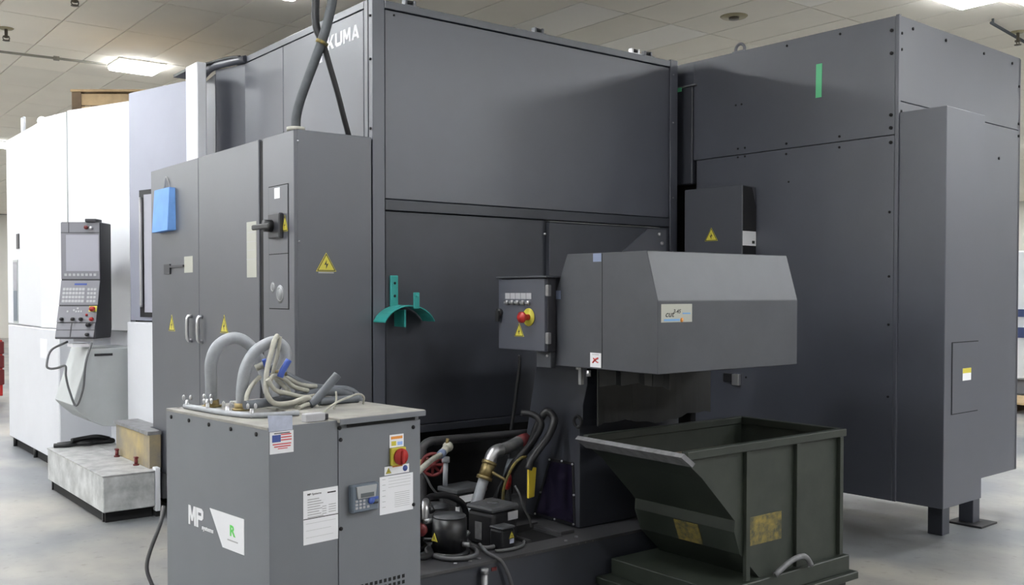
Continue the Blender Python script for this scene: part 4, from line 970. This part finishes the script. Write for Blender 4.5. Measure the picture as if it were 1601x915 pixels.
b = B(); b.solid(*on_shell(.05, .98, 3, 3.26, 3.42)); build(b, 'warning_sticker', M['warn_worn'], hb, 'scuffed yellow and black sticker on the slope')
b = B(); b.plate(('y', y0), 3.84, 4.10, .36, .50, 0, .003); build(b, 'warning_sticker', M['warn_worn'], hb, 'scuffed yellow sticker on the near side')
b = B(); b.box(3.58, 4.58, y0 + .02, y1 - .02, .70, .72); build(b, 'metal_chips', M['chips'], hb, stuff=True)
b = B(); b.box(3.60, 4.66, 3.0, 3.74, .10, .19, bev=.004); build(b, 'base_frame', M['bin_side'], hb)
b = B(); b.box(3.52, 4.70, 2.97, 3.775, .06, .10, bev=.004); build(b, 'base_plate', M['bin'], hb)
for y in (3.06, 3.52):
    b = B(); b.box(3.50, 4.72, y, y + .18, 0, .06, bev=.003); fp = build(b, 'fork_pocket', M['iron'], hb)
b = B(); b.tube([(4.0, 2.99, .2), (4.1, 2.965, .26), (4.22, 2.975, .26), (4.3, 2.99, .2)], .014, 8); build(b, 'release_handle', M['rim'], hb)

# ---------------------------------------------------------------- chiller unit
ch = thing('chiller', 'grey high pressure coolant unit with keypad and red switch in the foreground', 'coolant unit', (1.473, 3.293, 0), 6.0, local=True)
W, Dp, H = .692, .83, 1.115
b = B(); b.box(.004, W - .004, .004, Dp, .04, H - .012); build(b, 'body', M['chiller'], ch)
for (x, y) in ((.08, .08), (W - .08, .08), (.08, Dp - .08), (W - .08, Dp - .08)):
    q = B(); q.cyl((x, y, .0), (x, y, .05), .03, 12); build(q, 'foot', M['black'], ch)
b = B(); b.box(0, .004 + .0, .0, Dp, .05, H, bev=.0015); ls = build(b, 'left_panel', M['chiller'], ch)
b = B(); b.box(.0, .292, -.002, .004, .05, H, bev=.001); fp1 = build(b, 'front_panel', M['chiller'], ch)
b = B(); b.box(.296, W, -.002, .004, .05, H - .032, bev=.001); fp2 = build(b, 'front_panel', M['chiller'], ch)
b = B(); b.plate(('y', -.0005), .335, .665, H - .032, H - .014, 0, .002); build(b, 'vent_slot', M['gap'], ch)
b = B(); b.box(-.001, .296, .006, Dp, H - .012, H, bev=.002); build(b, 'top_panel', M['chiller_top'], ch)
b = B(); b.box(.290, W + .012, -.022, Dp, H - .010, H + .008, bev=.003); build(b, 'top_panel', M['chiller_top'], ch)
b = B(); b.box(.290, W + .012, -.024, -.020, H - .016, H + .006, bev=.001); build(b, 'top_edge', M['chiller'], ch)
b = B(); b.box(W, W + .028, .06, Dp, .985, 1.06, bev=.004); build(b, 'side_bracket', M['chiller'], ch)
FC = ('y', -.002); LC = ('x', 0.0)
for y in (.78, .62, .45, .275, .085): screw(ls, LC, y, H - .032, .008, .004)
for (x, z) in ((.305, 1.04), (.305, .70), (.30, 1.085), (.655, 1.055), (.655, .74), (.655, 1.098)): screw(fp2, FC, x, z, .008, .004)
# flag sticker
f = label_plate(ch, FC, .003, .100, 1.018, 1.098, M['paper'], name='flag_sticker', label='white sticker with a stars and stripes flag')
q = B(); q.plate(('y', -.0036), .012, .047, 1.060, 1.086, 0, .0006); build(q, 'blue_canton', M['ink_blue'], f)
lines(f, ('y', -.0036), [(.048, .090, 1.084, 1.088), (.048, .092, 1.074, 1.078), (.048, .092, 1.064, 1.068), (.014, .090, 1.050, 1.054), (.020, .088, 1.041, 1.045), (.035, .075, 1.034, 1.037)], 0, M['ink_red'], 'red_stripes')
lines(f, ('y', -.0036), [(.02, .085, 1.090, 1.093)], 0, M['ink'])
# data sheet
d_ = label_plate(ch, FC, .140, .292, .665, .866, M['paper'], name='data_sheet', label='white data sheet with a table')
rows = []
for k in range(8): rows.append((.158, .158 + (.05 + .018 * ((k * 37) % 5) / 4), .830 - k * .0095, .8335 - k * .0095))
for k in range(4): rows.append((.215, .235, .822 - k * .0, .8222)); rows.append((.222, .24, .797 - k * .009, .800 - k * .009)); rows.append((.25, .282, .80 - k * .009, .803 - k * .009))
lines(d_, ('y', -.0036), rows, 0, M['ink_grey'])
lines(d_, ('y', -.0036), [(.14, .292, .759, .762)], 0, M['ink'], 'fold_line')
q = B(); q.text(('y', -.0036), .158, .845, 'MP Systems', .06, .010, 0, bold=.01, th=.0006); q.plate(('y', -.0036), .245, .282, .845, .850, 0, .0006); build(q, 'heading', M['ink'], d_)
lines(d_, ('y', -.0036), [(.15, .28, .742, .743), (.15, .26, .716, .717), (.15, .27, .690, .691)], 0, M['ink_grey'])
# keypad
k_ = B(); k_.prism([(.340, .755), (.463, .755), (.466, .862), (.337, .862)], 'y', -.030, -.002, bev=.005); kp = build(k_, 'keypad', M['meter'], ch)
q = B(); q.prism([(.362, .808), (.445, .808), (.452, .856), (.355, .856)], 'y', -.036, -.029, bev=.002); build(q, 'display_hood', M['meter_l'], kp)
q = B(); q.plate(('y', -.036), .375, .435, .813, .829, 0, .002); build(q, 'display', M['lcd'], kp)
q = B()
for r_ in range(3):
    for c in range(3): q.box(.352 + c * .017, .364 + c * .017, -.033, -.029, .769 + r_ * .013, .778 + r_ * .013, bev=.001)
q.box(.405, .417, -.033, -.029, .769, .778, bev=.001)
build(q, 'keys', M['key'], kp, stuff=True)
q = B(); q.cyl((.426, -.030, .795), (.426, -.035, .795), .014, 16); build(q, 'round_blue_key', M['blue'], kp); q = B(); q.box(.436, .460, -.033, -.029, .797, .808, bev=.001); build(q, 'blue_key', M['blue'], kp)
q = B(); q.box(.436, .458, -.034, -.029, .780, .787, bev=.001); build(q, 'enter_key', M['ink'], kp)
# notice
n_ = label_plate(ch, FC, .487, .653, .722, .872, M['paper'], name='notice', label='white notice with a small printed diagram')
rows = [(.50, .515, .86 - k * .022, .862 - k * .022) for k in range(6)] + [(.53, .64, .862 - k * .012, .8632 - k * .012) for k in range(4)] + [(.56, .635, .80 - k * .008, .8015 - k * .008) for k in range(8)]
lines(n_, ('y', -.0036), rows, 0, M['ink_grey'])
# isolator switch with its labels
wl = label_plate(ch, FC, .536, .606, .983, 1.034, M['paper'], name='warning_label', label='white warning label with orange header')
lines(wl, ('y', -.0036), [(.543, .60, 1.016, 1.027)], 0, M['ink_orange'], 'orange_header'); lines(wl, ('y', -.0036), [(.545, .568, .990, 1.008)], 0, M['yellow'], 'yellow_box'); lines(wl, ('y', -.0036), [(.575, .60, .990, 1.004)], 0, mat('pale_blue_print', (.30, .45, .85), .6), 'blue_box')
s_ = B(); s_.box(.536, .610, -.016, -.002, .912, .982, bev=.003); isw = build(s_, 'isolator_switch', M['yellow'], ch)
s_ = B(); s_.cyl((.578, -.016, .946), (.578, -.030, .946), .033, 24, bev=.003); s_.box(.571, .585, -.042, -.030, .918, .974, bev=.004); build(s_, 'red_rotary_handle', M['red'], isw)
wl = label_plate(ch, FC, .511, .633, .876, .910, M['paper'], name='warning_label', label='white strip label below the red switch')
q = B(); q.cyl((.613, -.0036, .894), (.613, -.0046, .894), .012, 14); build(q, 'blue_dot', M['ink_blue'], wl); warning(ch, ('y', -.0036), .530, .882, .026, .023)
lines(wl, ('y', -.0036), [(.55, .60, .904, .910)], 0, M['ink_orange'], 'orange_print')
# louvre openings low on the front
q = B()
for r_ in range(9):
    for c in range(11): x = .372 + c * .0225; z = .452 - r_ * .024; q.plate(FC, x, x + .013, z, z + .014, 0, .001)
build(q, 'louvre_holes', M['gap'], fp2, stuff=True)
# side lettering and white panel
q = B(); q.face_poly(LC, [(.448, .755), (.178, .755), (.178, .620), (.345, .620)], 0, .0016); wp_ = build(q, 'logo_panel', M['paper'], ch, 'white slanted panel with a green letter')
q = B(); q.text(('x', -.0016), .285, .675, 'R', .042, .042, 0, bold=.03, th=.0008); build(q, 'green_letter', M['ink_green'], wp_)
lines(wp_, ('x', -.0016), [(.225, .305, .655, .660)], 0, M['ink_grey'])
q = B(); block_letters(q, LC, .630, .662, 'MP', .130, .078, 0, gap=.06, th=.0014); build(q, 'lettering', M['paper'], ch, 'white letters on the side')
q = B(); q.text(LC, .515, .653, 'systems', .095, .022, 0, bold=.02, th=.0016); build(q, 'lettering', M['paper'], ch, 'small white word on the side')

# local frame of the chiller for what lies on its top
ca, sa = math.cos(R(6.0)), math.sin(R(6.0))
def T(p, dz=0.0): return (1.473 + ca * p[0] - sa * p[1], 3.293 + sa * p[0] + ca * p[1], p[2] + dz)
def hose_t(pts, r, m, name, label, cat, **k): return hose([T(p) for p in pts], r, m, name, label, cat, **k)
hA = thing('coolant_hose', 'pale grey hose arching from the far left of the chiller top', 'hose', T((.163, .74, H)))
b = B(); b.tube([T(p) for p in [(.158, .74, 1.135), (.151, .727, 1.223), (.144, .713, 1.305), (.164, .70, 1.369), (.21, .687, 1.403), (.256, .673, 1.402), (.30, .66, 1.368), (.331, .647, 1.312), (.354, .633, 1.243), (.364, .62, 1.17)]], .0255, 14); build(b, 'tube', M['hose_grey'], hA)
b = B(); b.cyl(T((.16, .74, H)), T((.158, .74, H + .03)), .031, 10); b.cyl(T((.160, .74, H)), T((.16, .74, H + .008)), .04, 10); build(b, 'brass_fitting', M['brass'], hA)
b = B(); b.cyl(T((.336, .645, 1.30)), T((.346, .638, 1.275)), .029, 12); build(b, 'clamp_band', M['beige'], hA)
hB = thing('coolant_hose', 'pale grey hose arching high with a cable tied to its peak', 'hose', T((.198, .55, H)))
b = B(); b.tube([T(p) for p in [(.196, .55, 1.135), (.195, .544, 1.205), (.207, .539, 1.284), (.24, .533, 1.346), (.285, .528, 1.379), (.336, .522, 1.393), (.374, .517, 1.368), (.378, .511, 1.33), (.356, .506, 1.278), (.324, .50, 1.21), (.31, .50, 1.15)]], .0245, 14); build(b, 'tube', M['hose_grey'], hB)
b = B(); b.cyl(T((.197, .55, H)), T((.196, .55, H + .03)), .031, 10); b.cyl(T((.197, .55, H)), T((.197, .55, H + .008)), .04, 10); build(b, 'brass_fitting', M['brass'], hB)
b = B(); b.cyl(T((.350, .505, 1.268)), T((.346, .504, 1.256)), .029, 12); build(b, 'clamp_band', M['brass'], hB)
hose_t([(.325, .485, 1.42), (.302, .47, 1.400), (.277, .454, 1.35), (.253, .439, 1.30), (.235, .423, 1.237), (.231, .407, 1.186), (.257, .391, 1.150), (.322, .376, 1.148), (.387, .36, 1.165), (.43, .38, 1.14)], .011, M['beige'], 'cable', 'beige cable hanging from the peak of the arching hose', 'cable')
hose_t([(.338, .485, 1.415), (.325, .475, 1.37), (.31, .48, 1.30), (.30, .49, 1.25)], .008, M['beige'], 'cable', 'second beige cable end tied at the hose peak', 'cable')
hose_t([(.139, .42, 1.150), (.254, .436, 1.152), (.383, .452, 1.160), (.519, .468, 1.172), (.62, .484, 1.165), (.70, .50, 1.142)], .018, M['hose_mid'], 'conduit', 'thick grey conduit lying along the middle of the chiller top', 'conduit')
hose_t([(.375, .63, 1.282), (.42, .603, 1.252), (.482, .586, 1.216), (.552, .569, 1.186), (.64, .551, 1.172), (.705, .534, 1.165), (.745, .52, 1.14), (.765, .50, 1.09)], .016, M['hose_mid'], 'conduit', 'grey conduit sloping behind and over the right top edge of the chiller', 'conduit')
hose_t([(.40, .36, 1.138), (.43, .355, 1.158), (.468, .35, 1.195), (.502, .345, 1.23), (.524, .34, 1.254)], .019, M['hose_mid'], 'conduit', 'thick dark conduit end sticking up to the right from the bundle', 'conduit')
hose_t([(.469, .40, 1.141), (.534, .393, 1.141), (.611, .387, 1.141), (.656, .38, 1.141)], .017, M['hose_mid'], 'conduit', 'pale conduit end lying at the right of the bundle', 'conduit')
for pts, lab in (([(.268, .46, 1.219), (.289, .455, 1.257), (.337, .45, 1.239), (.379, .445, 1.205), (.444, .44, 1.185)], 'beige cable bowing over the front of the bundle on the chiller'),
                 ([(.304, .50, 1.267), (.322, .48, 1.233), (.352, .46, 1.20), (.352, .44, 1.185)], 'beige cable looping down close to the hose clamp on the chiller'),
                 ([(.333, .52, 1.256), (.386, .507, 1.238), (.44, .493, 1.208), (.511, .48, 1.196)], 'beige cable sloping right along the top of the bundle'),
                 ([(.17, .46, 1.14), (.18, .48, 1.179), (.215, .50, 1.22), (.262, .52, 1.25)], 'beige cable arching between the two grey hoses on the chiller'),
                 ([(.228, .40, 1.25), (.262, .40, 1.205), (.322, .40, 1.185), (.397, .40, 1.165), (.46, .41, 1.165)], 'beige cable winding low through the bundle on the chiller'),
                 ([(.32, .53, 1.24), (.35, .52, 1.18), (.42, .50, 1.155), (.52, .50, 1.15), (.58, .47, 1.14)], 'beige cable running low to the pale conduit on the chiller')):
    hose_t(pts, .0095, M['beige'], 'cable', lab, 'cable', group='beige cables on the chiller')
hose_t([(0.31, 0.44, 1.252), (0.316, 0.435, 1.273), (0.328, 0.43, 1.296), (0.343, 0.425, 1.322)], .013, M['blue'], 'cable', 'blue cable end pointing up right of the hoses', 'cable')
hose_t([(.34, .575, 1.25), (.326, .575, 1.285), (.313, .575, 1.318)], .010, M['blue'], 'cable', 'blue cable end between the two arching hoses', 'cable')
hose_t([(.31, .13, 1.128), (.35, .16, 1.138), (.41, .18, 1.159), (.488, .21, 1.172), (.558, .24, 1.178), (.607, .27, 1.160), (.625, .30, 1.128)], .0045, M['beige'], 'cable', 'thin pale wire arching near the front of the chiller top', 'cable')
hose_t([(.43, .23, 1.128), (.45, .24, 1.165), (.455, .25, 1.195)], .004, M['beige'], 'cable', 'thin pale wire end standing up on the chiller top', 'cable')
hose_t([(.33, .33, 1.13), (.38, .35, 1.14), (.42, .38, 1.14), (.40, .42, 1.14), (.36, .40, 1.135), (.34, .36, 1.13)], .009, M['beige'], 'cable', 'small beige cable loop on the chiller top before the bundle', 'cable')
mf = thing('manifold_pipe', 'grey pipe with silver wing nuts along the left chiller top edge', 'pipe', T((.02, .5, H)))
b = B(); b.tube([T(p) for p in [(.05, .76, 1.126), (.05, .60, 1.126), (.055, .45, 1.126), (.08, .30, 1.126), (.15, .24, 1.126), (.26, .22, 1.126)]], .011, 10); build(b, 'tube', M['hose_grey'], mf)
for (x, y) in ((.05, .74), (.05, .56), (.062, .42), (.13, .72), (.09, .28)):
    c = Vector(T((x, y, 1.148)))
    b = B(); b.cyl(c - Vector((0, 0, .035)), c + Vector((0, 0, .004)), .008, 8); b.sphere(c + Vector((-.012, .008, .014)), .009, (.7, .7, 1.3)); b.sphere(c + Vector((.012, -.008, .014)), .009, (.7, .7, 1.3)); build(b, 'wing_nut', M['silver'], mf)
cb = thing('connector_block', 'small off-white connector block at the front edge of the chiller top', 'connector', T((.21, .035, H)), 6, local=True)
b = B(); b.box(-.042, .042, -.018, .018, 0, .032, bev=.003); build(b, 'body', M['key'], cb)
b = B(); b.box(.042, .058, -.014, .014, .004, .026, bev=.002); build(b, 'clip', M['pend_dark'], cb)
b = B(); p0, p1 = (.0, -.004, 1.118), (.095, -.004, 1.118)
b.solid([T((.0, -.006, 1.100)), T((.095, -.006, 1.100)), T((.10, .004, 1.150)), T((.0, .004, 1.158))], [T((.0, -.003, 1.100)), T((.095, -.003, 1.100)), T((.10, .007, 1.150)), T((.0, .007, 1.158))])
single(b, 'plastic_flap', M['flap'], 'frosted plastic flap standing on the chiller corner above the flag sticker', 'flap')
hose([(1.50, 4.50, .62), (1.47, 4.46, .55), (1.43, 4.47, .44), (1.415, 4.48, .36), (1.43, 4.47, .29), (1.47, 4.45, .20), (1.6, 4.4, .05), (1.8, 4.5, .012)], .009, M['cable_grey'], 'cable', 'dark cable hanging behind the left edge of the chiller', 'cable')

# ---------------------------------------------------------------- far background in the edge slivers
t = thing('far_machine', 'white machine with dark blue bands far behind at the right photo edge', 'machine', (15.2, 6.2, 0))
b = B(); b.box(14.4, 16.4, 5.2, 7.6, .35, 2.2, bev=.02); build(b, 'body', M['far_white'], t)
for (z0, z1) in ((1.25, 1.36), (.95, 1.10)):
    b = B(); b.box(14.38, 16.4, 5.18, 7.6, z0, z1); build(b, 'blue_band', M['far_blue'], t)
b = B(); b.box(14.5, 16.3, 5.3, 7.5, .14, .35); build(b, 'base', M['pend'], t)
t = thing('wooden_pallet', 'yellow wooden pallet far behind at the right photo edge', 'pallet', (13.7, 6.2, 0))
for y in (5.7, 6.2, 6.7):
    b = B(); b.box(13.2, 14.2, y - .04, y + .04, 0, .12); build(b, 'stringer', M['wood_d'], t)
for k in range(7):
    b = B(); b.box(13.2 + k * .145, 13.32 + k * .145, 5.65, 6.75, .12, .145); build(b, 'board', M['wood'], t)
t = thing('red_cart', 'red tool cart far behind at the left photo edge', 'cart', (2.6, 15.9, 0))
for (z0, z1) in ((.28, .50), (.52, .70), (.72, .90)):
    b = B(); b.box(2.3, 2.92, 15.5, 16.2, z0, z1, bev=.01); build(b, 'drawer', M['red_old'], t)
b = B(); b.box(2.32, 2.9, 15.52, 16.18, .12, .92, bev=.006); build(b, 'body', M['red'], t)
for (x, y) in ((2.38, 15.6), (2.84, 15.6), (2.38, 16.1), (2.84, 16.1)):
    b = B(); b.cyl((x - .02, y, .06), (x + .02, y, .06), .06, 14); build(b, 'wheel', M['black'], t)
